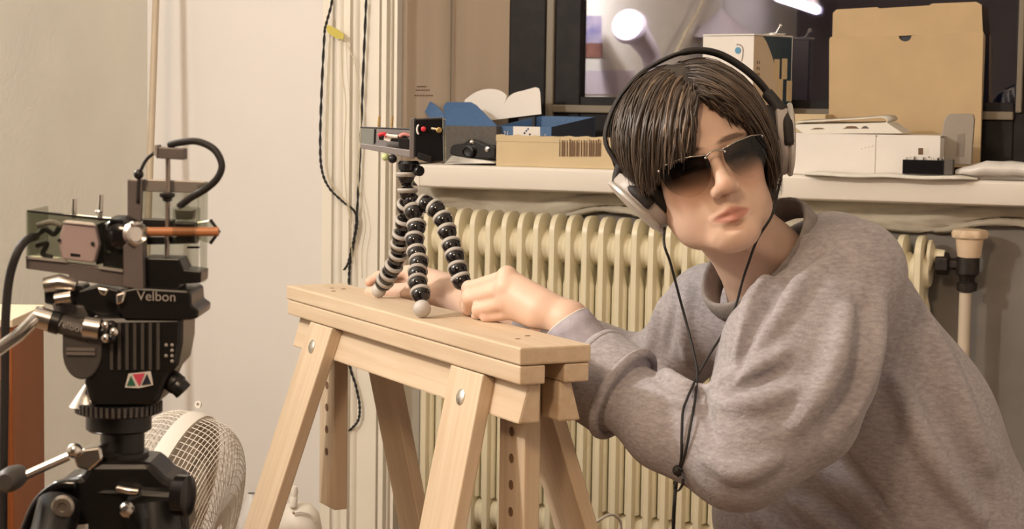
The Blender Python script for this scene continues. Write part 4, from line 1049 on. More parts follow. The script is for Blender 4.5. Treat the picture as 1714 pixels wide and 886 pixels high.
def relax(Pv, Q, it=1, f=.5):
    n = len(Pv)
    for _ in range(it):
        S_ = np.zeros_like(Pv); c = np.zeros(n)
        for a, b in ((0, 1), (1, 2), (2, 3), (3, 0)):
            np.add.at(S_, Q[:, a], Pv[Q[:, b]]); np.add.at(c, Q[:, a], 1)
            np.add.at(S_, Q[:, b], Pv[Q[:, a]]); np.add.at(c, Q[:, b], 1)
        Pv = Pv*(1-f)+f*S_/np.maximum(c, 1)[:, None]
    return Pv
def mesh_np(name, Pv, Q, m, parent, col=None, tri=None):
    o0 = (Pv.min(0)+Pv.max(0))/2
    me = bpy.data.meshes.new(name); me.vertices.add(len(Pv)); me.vertices.foreach_set('co', (Pv-o0).astype(np.float32).ravel())
    me.loops.add(Q.size); me.loops.foreach_set('vertex_index', Q.astype(np.int32).ravel())
    me.polygons.add(len(Q)); me.polygons.foreach_set('loop_start', (np.arange(len(Q))*Q.shape[1]).astype(np.int32))
    me.update(calc_edges=True); me.validate()
    me.polygons.foreach_set('use_smooth', np.ones(len(me.polygons), bool))
    if col is not None:
        at = me.color_attributes.new('Col', 'FLOAT_COLOR', 'POINT'); at.data.foreach_set('color', np.concatenate([col, np.ones((len(col), 1))], 1).astype(np.float32).ravel())
    me.materials.append(m)
    o = bpy.data.objects.new(name, me); COL.objects.link(o); mw = Matrix.Translation(Vector(o0))
    o.parent = parent; o.matrix_basis = WMAT[parent].inverted() @ mw; WLOC[o] = o0; WMAT[o] = mw
    return o
# ================================================================== the person
PD0 = P(1600, 1000, 2.72)
person = thing('person', A(PD0[0], PD0[1], 0), 'person in a grey marl sweatshirt, sunglasses and headphones leaning over the trestle', 'person')
def skin_mat():
    m = bpy.data.materials.new('skin'); m.use_nodes = True; nt = m.node_tree; N = nt.nodes; L = nt.links; b = N['Principled BSDF']
    at = N.new('ShaderNodeAttribute'); at.attribute_name = 'Col'
    tc = N.new('ShaderNodeTexCoord'); n = N.new('ShaderNodeTexNoise'); n.inputs['Scale'].default_value = 45; n.inputs['Detail'].default_value = 3; L.new(tc.outputs['Object'], n.inputs['Vector'])
    r = N.new('ShaderNodeValToRGB'); r.color_ramp.elements[0].color = (.86, .82, .80, 1); r.color_ramp.elements[1].color = (1.06, 1.05, 1.04, 1); L.new(n.outputs[0], r.inputs[0])
    mx = N.new('ShaderNodeMixRGB'); mx.blend_type = 'MULTIPLY'; mx.inputs[0].default_value = .7; L.new(at.outputs['Color'], mx.inputs[1]); L.new(r.outputs[0], mx.inputs[2]); L.new(mx.outputs[0], b.inputs['Base Color'])
    b.inputs['Roughness'].default_value = .48; b.inputs['Specular IOR Level'].default_value = .35
    b.inputs['Subsurface Weight'].default_value = .12; b.inputs['Subsurface Radius'].default_value = (1, .4, .25); b.inputs['Subsurface Scale'].default_value = .004
    n2 = N.new('ShaderNodeTexNoise'); n2.inputs['Scale'].default_value = 420; L.new(tc.outputs['Object'], n2.inputs['Vector'])
    bp = N.new('ShaderNodeBump'); bp.inputs['Strength'].default_value = .10; bp.inputs['Distance'].default_value = .001; L.new(n2.outputs[0], bp.inputs['Height']); L.new(bp.outputs[0], b.inputs['Normal'])
    return m
m_skin = skin_mat()
SK = np.array([.72, .50, .385]); LIP = np.array([.50, .20, .16]); BROW = np.array([.10, .06, .04])
# ---------------- head frame: X viewer's right, Y back, Z up; origin behind the bridge of the nose
th = math.radians(18.5)
rv = nrm(ray(1193, 262))
HX = nrm(CR*math.cos(th)+CU*math.sin(th)); HX = nrm(HX-rv*(HX@rv)); HY = rv.copy(); HZ = np.cross(HX, HY)
yawh = math.radians(11.0); HX, HY = HX*math.cos(yawh)+HY*math.sin(yawh), HY*math.cos(yawh)-HX*math.sin(yawh)
HR = np.stack([HX, HY, HZ], 1)
HO = P(1193, 262, 2.385)-HR@A(0, -.088, 0)
def hw(p): return HO+HR@np.asarray(p, float)
def hl_(p): return HR.T@(np.asarray(p)-HO)
neckb = P(1282, 446, 2.545); neckL = hl_(neckb); chestL = hl_(P(1310, 560, 2.60))
H_ops = []
def hc(a, b, ra, rb, k=.012, mode='+'): H_ops.append(('c', (A(*a), A(*b), ra, rb), k, mode))
def he(c, r, k=.012, mode='+', R=None): H_ops.append(('e', (A(*c), A(*r)) if R is None else (A(*c), A(*r), R), k, mode))
he((0, .012, .036), (.073, .094, .080))
he((0, -.020, .036), (.063, .066, .060), .02)
he((0, -.018, -.036), (.063, .064, .070), .02)
for s in (-1, 1):
    hc((s*.052, .010, -.045), (s*.037, -.030, -.080), .014, .015, .034)
    hc((s*.037, -.030, -.080), (s*.015, -.064, -.100), .015, .017, .030)
    he((s*.042, -.050, -.026), (.020, .022, .018), .022)
    hc((s*.010, -.081, .012), (s*.044, -.066, .014), .009, .010, .012)
for s in (-1, 1): he((s*.032, -.042, -.058), (.022, .026, .030), .02)
he((0, -.071, -.099), (.020, .017, .017), .020)
he((0, -.064, -.068), (.027, .022, .026), .016)
for s in (-1, 1): he((s*.031, -.094, -.004), (.019, .013, .012), .010, '-')
hc((0, -.083, .004), (0, -.1045, -.034), .0075, .0095, .010)
he((0, -.1065, -.0395), (.0115, .010, .0098), .007)
for s in (-1, 1):
    he((s*.0118, -.0965, -.0435), (.0075, .0095, .0080), .006)
    he((s*.0062, -.0985, -.0525), (.0036, .0045, .0036), .002, '-')
    he((s*.031, -.0765, -.004), (.0155, .0125, .0115), .004)
hc((0, -.086, -.054), (0, -.0855, -.064), .0045, .0050, .008)
for s in (-1, 1):
    hc((s*.0235, -.0780, -.0738), (s*.0045, -.0895, -.0695), .0030, .0058, .004)
    hc((s*.0215, -.0785, -.0775), (s*.003, -.0885, -.0815), .0032, .0068, .005)
for s in (-1, 1): hc((s*.025, -.083, -.0754), (0, -.0975, -.0752), .0011, .0022, .003, '-')
he((0, -.090, -.0905), (.014, .006, .0045), .006, '-')
for s in (-1, 1): he((s*.077, .016, -.012), (.010, .020, .032), .010)
hc((0, .022, -.05), neckL, .050, .052, .022)
hc(neckL, chestL, .052, .075, .03)
hc((.018, -.02, -.115), neckL+A(.012, -.044, .0), .010, .008, .016)
g = SDF((-.115, -.135, -.30), (.16, .135, .125), .0022); bake(g, H_ops)
hv, hq = surface_nets(g)
x, y, z = hv.T
col = np.tile(SK, (len(hv), 1))
def blend(mask, c): 
    global col
    col = col*(1-mask[:, None])+np.asarray(c)[None]*mask[:, None]
sm = lambda e0, e1, v_: np.clip((v_-e0)/(e1-e0), 0, 1)**2*(3-2*np.clip((v_-e0)/(e1-e0), 0, 1))
lipm = (1-sm(.75, 1.1, np.sqrt((x/.026)**2+((z+.0757)/(.0115-.25*np.abs(x)))**2)))*(y < -.06)
blend(lipm*.85, LIP)
blend(.35*(1-sm(.5, 1.2, np.sqrt(((np.abs(x)-.042)/.026)**2+((z+.036)/.022)**2)))*(y < -.02), [.68, .34, .24])
blend(.3*(1-sm(.4, 1.1, np.sqrt((x/.016)**2+((z+.040)/.014)**2)))*(y < -.09), [.70, .34, .25])
brow = (1-sm(.6, 1.1, np.sqrt(((np.abs(x)-.030)/.024)**2+((z-.0155+.10*(np.abs(x)-.03)**2/.02)/.0045)**2)))*(y < -.05)
blend(brow*.85, BROW)
lash = (1-sm(.6, 1.1, np.sqrt(((np.abs(x)-.031)/.015)**2+((z+.0055)/.0016)**2)))*(y < -.07)
blend(lash*.8, BROW)
head_v = hv@HR.T+HO; head_c = col.copy()
# ---------------- hands
def capsule_chain(ops, pts, rs, k):
    for i in range(len(pts)-1): ops.append(('c', (pts[i], pts[i+1], rs[i], rs[i+1]), k if i == 0 else .004, '+'))
# near (left) hand, closed around the tripod foot
NH = []
wr = P(952, 540, 2.50)
mcp = [P(849, 464, 2.555), P(846, 484, 2.545), P(850, 505, 2.545), P(862, 522, 2.55)]
for q, r in zip(mcp, (.0125, .0130, .0125, .0115)): NH.append(('c', (wr, q, .022, r), .014, '+'))
NH.append(('c', (P(905, 522, 2.515), P(868, 500, 2.545), .024, .021), .012, '+'))
NH.append(('c', (wr, P(1002, 618, 2.478), .024, .027), .010, '+'))
pip = [P(786, 483, 2.615), P(787, 499, 2.605), P(803, 518, 2.585), P(816, 530, 2.58)]
dip = [P(780, 505, 2.645), P(784, 516, 2.635), P(800, 531, 2.618), P(820, 538, 2.605)]
tip = [P(783, 522, 2.655), P(790, 526, 2.650), P(812, 537, 2.635), P(832, 541, 2.615)]
for i in range(4):
    r = (.0098, .0100, .0096, .0085)[i]
    capsule_chain(NH, [mcp[i], pip[i], dip[i], tip[i]], [r*1.12, r*.98, r*.88, r*.78], .006)
    NH.append(('e', (pip[i], A(1, 1, 1)*r*1.06), .004, '+'))
    NH.append(('e', (mcp[i]+A(0, -.003, .003), A(1, 1, 1)*r*1.12), .008, '+'))
capsule_chain(NH, [P(905, 520, 2.545), P(850, 505, 2.60), P(812, 508, 2.655), P(796, 512, 2.68)], [.016, .0135, .0115, .009], .012)
g2 = SDF(np.min([a[1][0] for a in NH]+[a[1][1] for a in NH if a[0] == 'c'], 0)-.045, np.max([a[1][0] for a in NH]+[a[1][1] for a in NH if a[0] == 'c'], 0)+.045, .0017)
bake(g2, NH)
g2.d = np.where(g2.z < TZ+.0008, np.maximum(g2.d, (TZ+.0008)-g2.z), g2.d)
nv, nq = surface_nets(g2)
# far (right) hand pinching the other foot
FH = []
wr2 = P(800, 512, 2.83)
mcp2 = [P(695, 456, 2.93), P(690, 468, 2.95), P(694, 478, 2.965), P(702, 486, 2.975)]
for q, r in zip(mcp2, (.0125, .013, .0125, .0115)): FH.append(('c', (wr2, q, .026, r), .014, '+'))
FH.append(('c', (P(750, 488, 2.87), P(706, 474, 2.93), .025, .020), .012, '+'))
FH.append(('c', (wr2, P(890, 552, 2.82), .026, .034), .010, '+'))
capsule_chain(FH, [mcp2[0], P(658, 455, 2.955), P(634, 464, 2.955), P(619, 472, 2.95)], [.0108, .0096, .0086, .0076], .006)
capsule_chain(FH, [mcp2[1], P(652, 466, 2.985), P(634, 478, 2.99), P(624, 486, 2.985)], [.011, .0098, .0088, .0078], .006)
capsule_chain(FH, [mcp2[2], P(660, 476, 3.0), P(650, 490, 3.0), P(655, 498, 2.99)], [.0105, .0092, .0084, .0076], .006)
capsule_chain(FH, [mcp2[3], P(672, 488, 3.0), P(666, 498, 2.995), P(672, 502, 2.985)], [.0095, .0085, .0078, .007], .006)
capsule_chain(FH, [P(735, 494, 2.87), P(690, 488, 2.885), P(652, 488, 2.91), P(618, 489, 2.935)], [.017, .014, .0115, .0078], .012)
allp = [a[1][0] for a in FH]+[a[1][1] for a in FH if a[0] == 'c']
g3 = SDF(np.min(allp, 0)-.045, np.max(allp, 0)+.045, .0019); bake(g3, FH)
fv, fq = surface_nets(g3)
# ---------------- hidden core of the body under the clothes
S1 = P(1425, 458, 2.47); E1 = P(1238, 762, 2.36); W1 = P(1008, 638, 2.475)
S2 = P(1180, 560, 2.76); E2 = P(1092, 632, 2.86); W2 = P(880, 545, 2.83)
TC = P(1385, 560, 2.63); PV = P(1640, 985, 2.70)
CO = [('c', (neckb, TC, .045, .08), .03, '+'), ('c', (TC, PV, .08, .09), .05, '+'), ('c', (TC, S1, .06, .04), .04, '+'), ('c', (S1, E1, .04, .034), .02, '+'), ('c', (E1, P(1060, 672, 2.45), .034, .030), .02, '+'), ('c', (P(1060, 672, 2.45), P(1002, 618, 2.478), .030, .026), .02, '+'),
      ('c', (TC, S2, .06, .036), .04, '+'), ('c', (S2, E2, .036, .032), .02, '+'), ('c', (E2, W2, .032, .026), .02, '+')]
allp = [a[1][0] for a in CO]+[a[1][1] for a in CO]
g4 = SDF(np.min(allp, 0)-.12, np.max(allp, 0)+.12, .009); bake(g4, CO); cv, cq = surface_nets(g4)
VV_ = [head_v, nv, fv, cv]; QQ_ = []; off = 0
for v_, q_ in zip(VV_, (hq, nq, fq, cq)): QQ_.append(q_+off); off += len(v_)
def handcol(v_, tips, joints):
    c = np.tile(SK, (len(v_), 1))
    for t_ in tips:
        m_ = np.clip(1-np.linalg.norm(v_-t_, axis=1)/.022, 0, 1)[:, None]*.45; c = c*(1-m_)+np.array([.70, .33, .24])*m_
    for t_ in joints:
        m_ = np.clip(1-np.linalg.norm(v_-t_, axis=1)/.016, 0, 1)[:, None]*.3; c = c*(1-m_)+np.array([.68, .35, .26])*m_
    return c
colb = np.concatenate([head_c, handcol(nv, tip, pip+mcp), handcol(fv, [P(617, 472, 2.95), P(614, 490, 2.935)], mcp2), np.tile(SK, (len(cv), 1))])
body = mesh_np('body', np.concatenate(VV_), np.concatenate(QQ_), m_skin, person, colb)
# ---------------- sweatshirt
SH = []
def sc(a, b, ra, rb, k=.03, mode='+'): SH.append(('c', (A(*a), A(*b), ra, rb), k, mode))
def se(c, r, k=.03, mode='+'): SH.append(('e', (A(*c), A(*r)), k, mode))
MU = P(1338, 602, 2.42)
for dd in (-.055, .055):
    sc(P(1388, 482, 2.63+dd), P(1500, 720, 2.66+dd), .096, .125, .05)
    sc(P(1500, 720, 2.66+dd), P(1640, 1010, 2.70+dd), .125, .135, .05)
sc(P(1340, 640, 2.66), P(1320, 860, 2.68), .10, .095, .05)
sc(P(1320, 860, 2.68), P(1420, 1010, 2.70), .095, .11, .05)
sc(P(1322, 458, 2.565), P(1395, 440, 2.55), .056, .055, .035)
sc(P(1395, 442, 2.54), S1, .055, .063, .03)
sc(S1, MU, .065, .100, .03)
sc(MU, E1, .098, .066, .02)
sc(P(1340, 690, 2.38), E1, .075, .066, .02)
sc(E1, P(1120, 712, 2.415), .064, .060, .012)
sc(P(1120, 712, 2.415), P(1052, 668, 2.452), .055, .047, .012)
# turned-back cuff
# far shoulder and sleeve
sc(P(1300, 520, 2.68), P(1195, 525, 2.745), .085, .066, .04)
sc(P(1195, 525, 2.745), E2, .066, .055, .03)
sc(E2, W2, .053, .044, .02)
base_SH = list(SH)
def trace(px, py, ops=base_SH, d0=1.9):
    r = ray(px, py); r = r/np.linalg.norm(r); t = d0
    for _ in range(70):
        q = CAM+r*t; d = float(ops_eval(ops, np.array([q[0]], np.float32), np.array([q[1]], np.float32), np.array([q[2]], np.float32))[0]); t += max(d*.9, .0002)
        if d < .0006 or t > 3.4: break
    return CAM+r*t, r
def trace_many(pp, ops, d0=1.9):
    R_ = np.array([nrm(ray(p[0], p[1])) for p in pp]); t = np.full(len(pp), d0)
    for _ in range(80):
        q = CAM+R_*t[:, None]; d = ops_eval(ops, *[q[:, i].astype(np.float32) for i in range(3)]); t = np.where(t < 3.4, t+np.maximum(d*.85, .00005), t)
    return CAM+R_*t[:, None], R_
def stroke(pix, r, k, mode, inset=0.0, n=5):
    pp = spline([A(x_, y_, 0) for x_, y_ in pix], n)
    X, R_ = trace_many(pp, base_SH if mode == '+' else SH); X = X+R_*inset
    m = len(X); segs = []
    for i in range(m-1):
        if np.linalg.norm(X[i+1]-X[i]) > .06: continue
        t0, t1 = i/(m-1), (i+1)/(m-1); w0, w1 = math.sin(math.pi*(.12+.76*t0)), math.sin(math.pi*(.12+.76*t1))
        segs.append((X[i], X[i+1], r*w0, r*w1))
    if segs: SH.append(('s', segs, k, mode))
# folds: ridges and valleys
for pix, r, k, ins_ in (([(1345, 400), (1305, 447), (1271, 496), (1250, 551), (1232, 600)], .014, .010, -.006), ([(1296, 440), (1262, 490), (1240, 540), (1222, 590)], .010, .008, -.004), ([(1400, 430), (1345, 470), (1305, 530), (1262, 590)], .013, .012, -.005),
                  ([(1310, 590), (1245, 628), (1190, 655)], .014, .012, -.005), ([(1335, 650), (1265, 672), (1200, 680)], .014, .014, -.005), ([(1185, 652), (1150, 648), (1115, 628), (1085, 602)], .011, .010, -.004), ([(1165, 682), (1130, 668), (1098, 645)], .010, .010, -.004),
                  ([(1420, 520), (1395, 620), (1335, 710)], .016, .02, -.007), ([(1475, 500), (1460, 600), (1425, 700)], .014, .02, -.006), ([(1545, 520), (1595, 640), (1655, 780)], .016, .02, -.007), ([(1500, 640), (1560, 760), (1640, 870)], .016, .02, -.007),
                  ([(1255, 858), (1290, 882), (1330, 912)], .014, .014, -.005), ([(1330, 840), (1400, 880), (1450, 925)], .015, .014, -.006), ([(1108, 505), (1098, 545), (1085, 590)], .011, .014, -.004), ([(1152, 480), (1146, 540), (1150, 600)], .011, .014, -.004), ([(1300, 770), (1240, 792), (1185, 770)], .013, .016, -.005)):
    stroke(pix, r, k, '+', ins_)
for pix, r, k in (([(1322, 440), (1290, 470), (1262, 508), (1244, 552)], .007, .006), ([(1368, 425), (1322, 462), (1285, 515), (1258, 560), (1238, 610)], .011, .008), ([(1250, 605), (1212, 638), (1168, 662)], .008, .007),
                  ([(1174, 655), (1181, 690), (1197, 738)], .008, .005), ([(1150, 664), (1120, 650), (1088, 624)], .006, .006), ([(1420, 765), (1455, 820), (1500, 890)], .008, .006), ([(1310, 618), (1245, 650), (1200, 668)], .007, .009),
                  ([(1390, 838), (1440, 890)], .009, .009), ([(1295, 862), (1340, 905)], .009, .009), ([(1130, 505), (1122, 550), (1116, 590)], .008, .010), ([(1445, 520), (1425, 620), (1385, 720)], .009, .02), ([(1525, 600), (1580, 720), (1650, 840)], .009, .02)):
    stroke(pix, r, k, '-', -.002)
allp = [a[1][0] for a in base_SH]+[a[1][1] for a in base_SH]
g5 = SDF(np.min(allp, 0)-.15, np.max(allp, 0)+.15, .0048); bake(g5, SH)
# neck opening
def carve(g, a, b, ra, rb, k):
    m = max(ra, rb)+k+.02; S = g.sl(np.minimum(a, b)-m, np.maximum(a, b)+m); x, y, z = g.x[S[0]], g.y[:, S[1]], g.z[:, :, S[2]]
    g.d[S] = smax(g.d[S], -d_cone(x, y, z, a, b, ra, rb), k)
nd = nrm(hw((0, .02, -.06))-neckb)
ia = nrm(P(1372, 362, 2.56)-P(1212, 505, 2.50)); ia = nrm(ia-nd*(ia@nd)); ib = nrm(np.cross(ia, nd))
NC = neckb+nd*.004+ia*.004
Sx = g5.sl(NC-.17, NC+.17); dx, dy, dz = g5.x[Sx[0]]-NC[0], g5.y[:, Sx[1]]-NC[1], g5.z[:, :, Sx[2]]-NC[2]
a_, b_, n_ = [(dx*q[0]+dy*q[1]+dz*q[2]).astype(np.float32) for q in (ia, ib, nd)]
cyl = (np.sqrt((a_/.088)**2+(b_/.066)**2)-1)*.066
cyl = np.maximum(cyl, -(n_+.020)).astype(np.float32)
g5.d[Sx] = smax(g5.d[Sx], -cyl, .008)
# turned-back cuff: a short open cylinder
c0_, c1_ = P(1046, 662, 2.455), P(984, 622, 2.487); cax = nrm(c1_-c0_); cl = np.linalg.norm(c1_-c0_); cm = (c0_+c1_)/2
Sx = g5.sl(cm-.14, cm+.14); dx, dy, dz = g5.x[Sx[0]]-cm[0], g5.y[:, Sx[1]]-cm[1], g5.z[:, :, Sx[2]]-cm[2]
axl = (dx*cax[0]+dy*cax[1]+dz*cax[2]).astype(np.float32); rad = np.sqrt(np.maximum(dx*dx+dy*dy+dz*dz-axl*axl, 0)).astype(np.float32)
cuff = smax(np.maximum(rad-.0625, -.2), np.abs(axl)-np.float32(cl/2), .010)
g5.d[Sx] = smin(g5.d[Sx], cuff, .0035)
inner = np.maximum(rad-.0500, -(axl+np.float32(cl/2-.012)))
inner = np.maximum(inner, axl-.06)
g5.d[Sx] = smax(g5.d[Sx], -inner, .007)
sv, sq = surface_nets(g5); sv = relax(sv, sq, 1, .35)
def marl():
    m = bpy.data.materials.new('grey_marl_jersey'); m.use_nodes = True; nt = m.node_tree; N = nt.nodes; L = nt.links; b = N['Principled BSDF']
    tc = N.new('ShaderNodeTexCoord'); mp = N.new('ShaderNodeMapping'); mp.inputs['Rotation'].default_value = (0, math.radians(-35), 0); mp.inputs['Scale'].default_value = (90, 120, 260); L.new(tc.outputs['Object'], mp.inputs[0])
    n = N.new('ShaderNodeTexNoise'); n.inputs['Scale'].default_value = 1.0; n.inputs['Detail'].default_value = 5; n.inputs['Roughness'].default_value = .65; L.new(mp.outputs[0], n.inputs['Vector'])
    r = N.new('ShaderNodeValToRGB'); r.color_ramp.elements[0].position = .3; r.color_ramp.elements[1].position = .66
    r.color_ramp.elements[0].color = (.315, .288, .298, 1); r.color_ramp.elements[1].color = (.475, .44, .46, 1); L.new(n.outputs[0], r.inputs[0])
    n3 = N.new('ShaderNodeTexNoise'); n3.inputs['Scale'].default_value = 7; n3.inputs['Detail'].default_value = 3; L.new(tc.outputs['Object'], n3.inputs['Vector'])
    r3 = N.new('ShaderNodeValToRGB'); r3.color_ramp.elements[0].position = .35; r3.color_ramp.elements[1].position = .65; r3.color_ramp.elements[0].color = (.88, .87, .87, 1); r3.color_ramp.elements[1].color = (1, 1, 1, 1); L.new(n3.outputs[0], r3.inputs[0])
    mx = N.new('ShaderNodeMixRGB'); mx.blend_type = 'MULTIPLY'; mx.inputs[0].default_value = 1; L.new(r.outputs[0], mx.inputs[1]); L.new(r3.outputs[0], mx.inputs[2]); L.new(mx.outputs[0], b.inputs['Base Color'])
    b.inputs['Roughness'].default_value = .9; b.inputs['Specular IOR Level'].default_value = .15; b.inputs['Sheen Weight'].default_value = .15
    n2 = N.new('ShaderNodeTexNoise'); n2.inputs['Scale'].default_value = 300; n2.inputs['Detail'].default_value = 2; L.new(tc.outputs['Object'], n2.inputs['Vector'])
    n4 = N.new('ShaderNodeTexNoise'); n4.inputs['Scale'].default_value = 26; n4.inputs['Detail'].default_value = 3; L.new(tc.outputs['Object'], n4.inputs['Vector'])
    ad = N.new('ShaderNodeMath'); ad.operation = 'MULTIPLY_ADD'; ad.inputs[1].default_value = 3.5; L.new(n4.outputs[0], ad.inputs[0]); L.new(n2.outputs[0], ad.inputs[2])
    bp = N.new('ShaderNodeBump'); bp.inputs['Strength'].default_value = .5; bp.inputs['Distance'].default_value = .0016; L.new(ad.outputs[0], bp.inputs['Height']); L.new(bp.outputs[0], b.inputs['Normal'])
    return m
m_marl = marl()
sweat = mesh_np('sweatshirt', sv, sq, m_marl, person)
m_rib = mat('rib_knit_grey', (.30, .265, .25), .9, var=.2, vscale=90, bump=.5, bscale=200)
m_cuffe = mat('pale_cuff_edge', (.66, .60, .55), .9)
m_lav2 = mat('lavender_grey_jersey', (.40, .36, .40), .9, var=.2, vscale=60, bump=.4, bscale=200)
# rib collar: ring around the neck base
def ring(center, a_, b_, ra, rb, tube_r, name, m, n=40, flat=1.6, axis=None):
    nax = nrm(np.cross(a_, b_)); rows = []
    for i in range(n+1):
        t_ = 2*math.pi*i/n; rad = nrm(a_*math.cos(t_)*rb+b_*math.sin(t_)*ra) ; c_ = center+a_*ra*math.cos(t_)+b_*rb*math.sin(t_)
        rows.append([c_+(rad*math.cos(q)*tube_r+nax*math.sin(q)*tube_r*flat) for q in np.linspace(0, 2*math.pi, 13)])
    return MB().grid(rows).build(name, m, sweat, smooth=True)
collar = ring(NC+nd*.008-ia*.003, ia, ib, .090, .068, .0062, 'collar', m_rib, flat=3.4)
def cuff_ring(c, r, tr, name, m):
    pr = [(r+tr*math.cos(q), tr*1.1*math.sin(q)) for q in np.linspace(0, 2*math.pi, 11)]
    return MB().lathe(c, cax, pr, 48).build(name, m, sweat, smooth=True)
cuff_ring(c0_+cax*.003, .0600, .0062, 'cuff_fold', m_marl); cuff_ring(c1_-cax*.004, .0575, .0060, 'cuff_hem', m_marl)
# lavender inner sleeve with pale edge at the wrist
w0, w1 = P(1018, 640, 2.470), P(950, 541, 2.50)
dirw = nrm(w1-w0)
rows = []; 
rr_ = [.040, .039, .038, .0365, .034, .032, .0305]
for i, r in enumerate(rr_):
    c_ = w0+(w1-w0)*i/(len(rr_)-1); a1_ = nrm(np.cross(dirw, KK)); b1_ = np.cross(dirw, a1_)
    rows.append([c_+(a1_*math.cos(q)+b1_*math.sin(q))*r*(1+.02*math.sin(3*q+i*2.1)) for q in np.linspace(0, 2*math.pi, 29)])
MB().grid(rows).build('inner_sleeve', m_lav2, person, smooth=True, solid=.003)
MB().tube([rows[-1][k] for k in range(29)], .0017, 8).build('inner_sleeve_edge', m_cuffe, person, smooth=True)
# ---------------- jeans and shoes (below the frame) and the stool
m_jean = mat('dark_denim', (.035, .040, .060), .85, var=.3, vscale=80)
JE = []
hipN, hipF = A(PV[0]+.03, PV[1]-.09, .44), A(PV[0]+.03, PV[1]+.09, .44)
kn = [A(PV[0]-.30, PV[1]-.13, .46), A(PV[0]-.32, PV[1]+.16, .46)]; an = [A(PV[0]-.20, PV[1]-.14, .08), A(PV[0]-.24, PV[1]+.17, .08)]
JE.append(('c', (hipN, hipF, .105, .105), .04, '+')); JE.append(('c', ((hipN+hipF)/2, PV, .12, .12), .05, '+'))
for h0, k0, a0_ in ((hipN, kn[0], an[0]), (hipF, kn[1], an[1])):
    JE.append(('c', (h0, k0, .092, .066), .03, '+')); JE.append(('c', (k0, a0_, .064, .045), .015, '+'))
allp = [a[1][0] for a in JE]+[a[1][1] for a in JE]; g6 = SDF(np.min(allp, 0)-.16, np.max(allp, 0)+.16, .011); bake(g6, JE); jv, jq = surface_nets(g6)
mesh_np('jeans', jv, jq, m_jean, person)
for a0_ in an:
    SO = [('c', (A(a0_[0]+.03, a0_[1], .045), A(a0_[0]-.14, a0_[1], .035), .042, .034), .02, '+'), ('c', (a0_, A(a0_[0], a0_[1], .05), .045, .045), .02, '+')]
    g7 = SDF(A(a0_[0]-.22, a0_[1]-.09, -.02), A(a0_[0]+.12, a0_[1]+.09, .16), .006); bake(g7, SO); g7.d = np.maximum(g7.d, -(g7.z-.002)); qv, qq = surface_nets(g7); mesh_np('shoe', qv, qq, m_black, person)
zs = .44-.105
stl = thing('stool', A(PV[0]+.06, PV[1], 0), 'round wooden stool under the person in the grey sweatshirt', 'stool')
MB().lathe(A(PV[0]+.06, PV[1], zs-.035), KK, [(.15, 0), (.165, .005), (.165, .025), (.15, .032)], 36).build('seat', m_pine, stl, smooth='auto')
for k in range(4):
    a = math.pi/4+k*math.pi/2; MB().tube([A(PV[0]+.06+.10*math.cos(a), PV[1]+.10*math.sin(a), zs-.034), A(PV[0]+.06+.15*math.cos(a), PV[1]+.15*math.sin(a), 0)], .014, 12).build('leg', m_pine, stl, smooth='auto')
# ================================================================== hair, sunglasses, headphones
def hair_mat():
    m = bpy.data.materials.new('dark_brown_hair'); m.use_nodes = True; nt = m.node_tree; N = nt.nodes; L = nt.links; b = N['Principled BSDF']
    at = N.new('ShaderNodeAttribute'); at.attribute_name = 'Col'; L.new(at.outputs['Color'], b.inputs['Base Color'])
    b.inputs['Roughness'].default_value = .36; b.inputs['Specular IOR Level'].default_value = .6
    return m
m_hair = hair_mat()
HC = A(.004, .016, .034); HRADL = A(.096, .106, .101); HRADR = A(.077, .106, .100)
def hrad(x): return HRADL if x < 0 else HRADR
def poly_sd(X, Z, poly):
    n = len(poly); d = np.full(X.shape, 1e9); s = np.ones(X.shape)
    for i in range(n):
        a = poly[i]; b = poly[i-1]; ex, ez = b[0]-a[0], b[1]-a[1]; wx, wz_ = X-a[0], Z-a[1]
        t = np.clip((wx*ex+wz_*ez)/(ex*ex+ez*ez), 0, 1); d = np.minimum(d, (wx-ex*t)**2+(wz_-ez*t)**2)
        c1 = Z >= a[1]; c2 = Z < b[1]; c3 = ex*wz_ > ez*wx
        s = np.where((c1 & c2 & c3) | (~c1 & ~c2 & ~c3), -s, s)
    return s*np.sqrt(d)
OPEN = [(.006, .082), (.028, .054), (.054, .029), (.068, .006), (.064, -.05), (.060, -.085), (.05, -.25), (-.06, -.25), (-.080, -.05), (-.074, -.004), (-.050, .006), (-.032, .010), (-.019, .038), (-.006, .064)]
gh = SDF((-.135, -.12, -.125), (.115, .145, .145), .0026)
e = np.where(gh.x < HC[0], d_ell(gh.x, gh.y, gh.z, HC, HRADL*.945), d_ell(gh.x, gh.y, gh.z, HC, HRADR*.945))
e = smin(e, d_cone(gh.x, gh.y, gh.z, A(-.074, -.020, .03), A(-.082, -.032, -.025), .020, .010), .02)
e = smin(e, d_cone(gh.x, gh.y, gh.z, A(.070, -.010, .03), A(.066, -.028, -.070), .018, .009), .02)
e = smin(e, d_cone(gh.x, gh.y, gh.z, A(0, .075, -.01), A(.01, .075, -.08), .055, .040), .03)
op = poly_sd((gh.x+0*gh.z)[:, 0, :], (gh.z+0*gh.x)[:, 0, :], OPEN)[:, None, :].astype(np.float32)
cut = np.maximum(op, gh.y-(-.012)+.0)
e = smax(e, -cut, .006)
e = np.maximum(e, -(gh.z+.098+.0*gh.x))
e = np.maximum(e, np.minimum(-(gh.x+.070), .02)*0+np.where(gh.x < -.052, -(gh.z+.004), -1.0))
gh.d = e.astype(np.float32)
bv, bq = surface_nets(gh)
nz_ = np.sin(bv[:, 0]*420+bv[:, 2]*60+3*np.sin(bv[:, 1]*70))*.5+.5
bc_ = np.array([.030, .020, .014])[None]*(0.7+.6*nz_[:, None])
V_all = [bv]; Q_all = [bq]; C_all = [bc_]; off = len(bv)
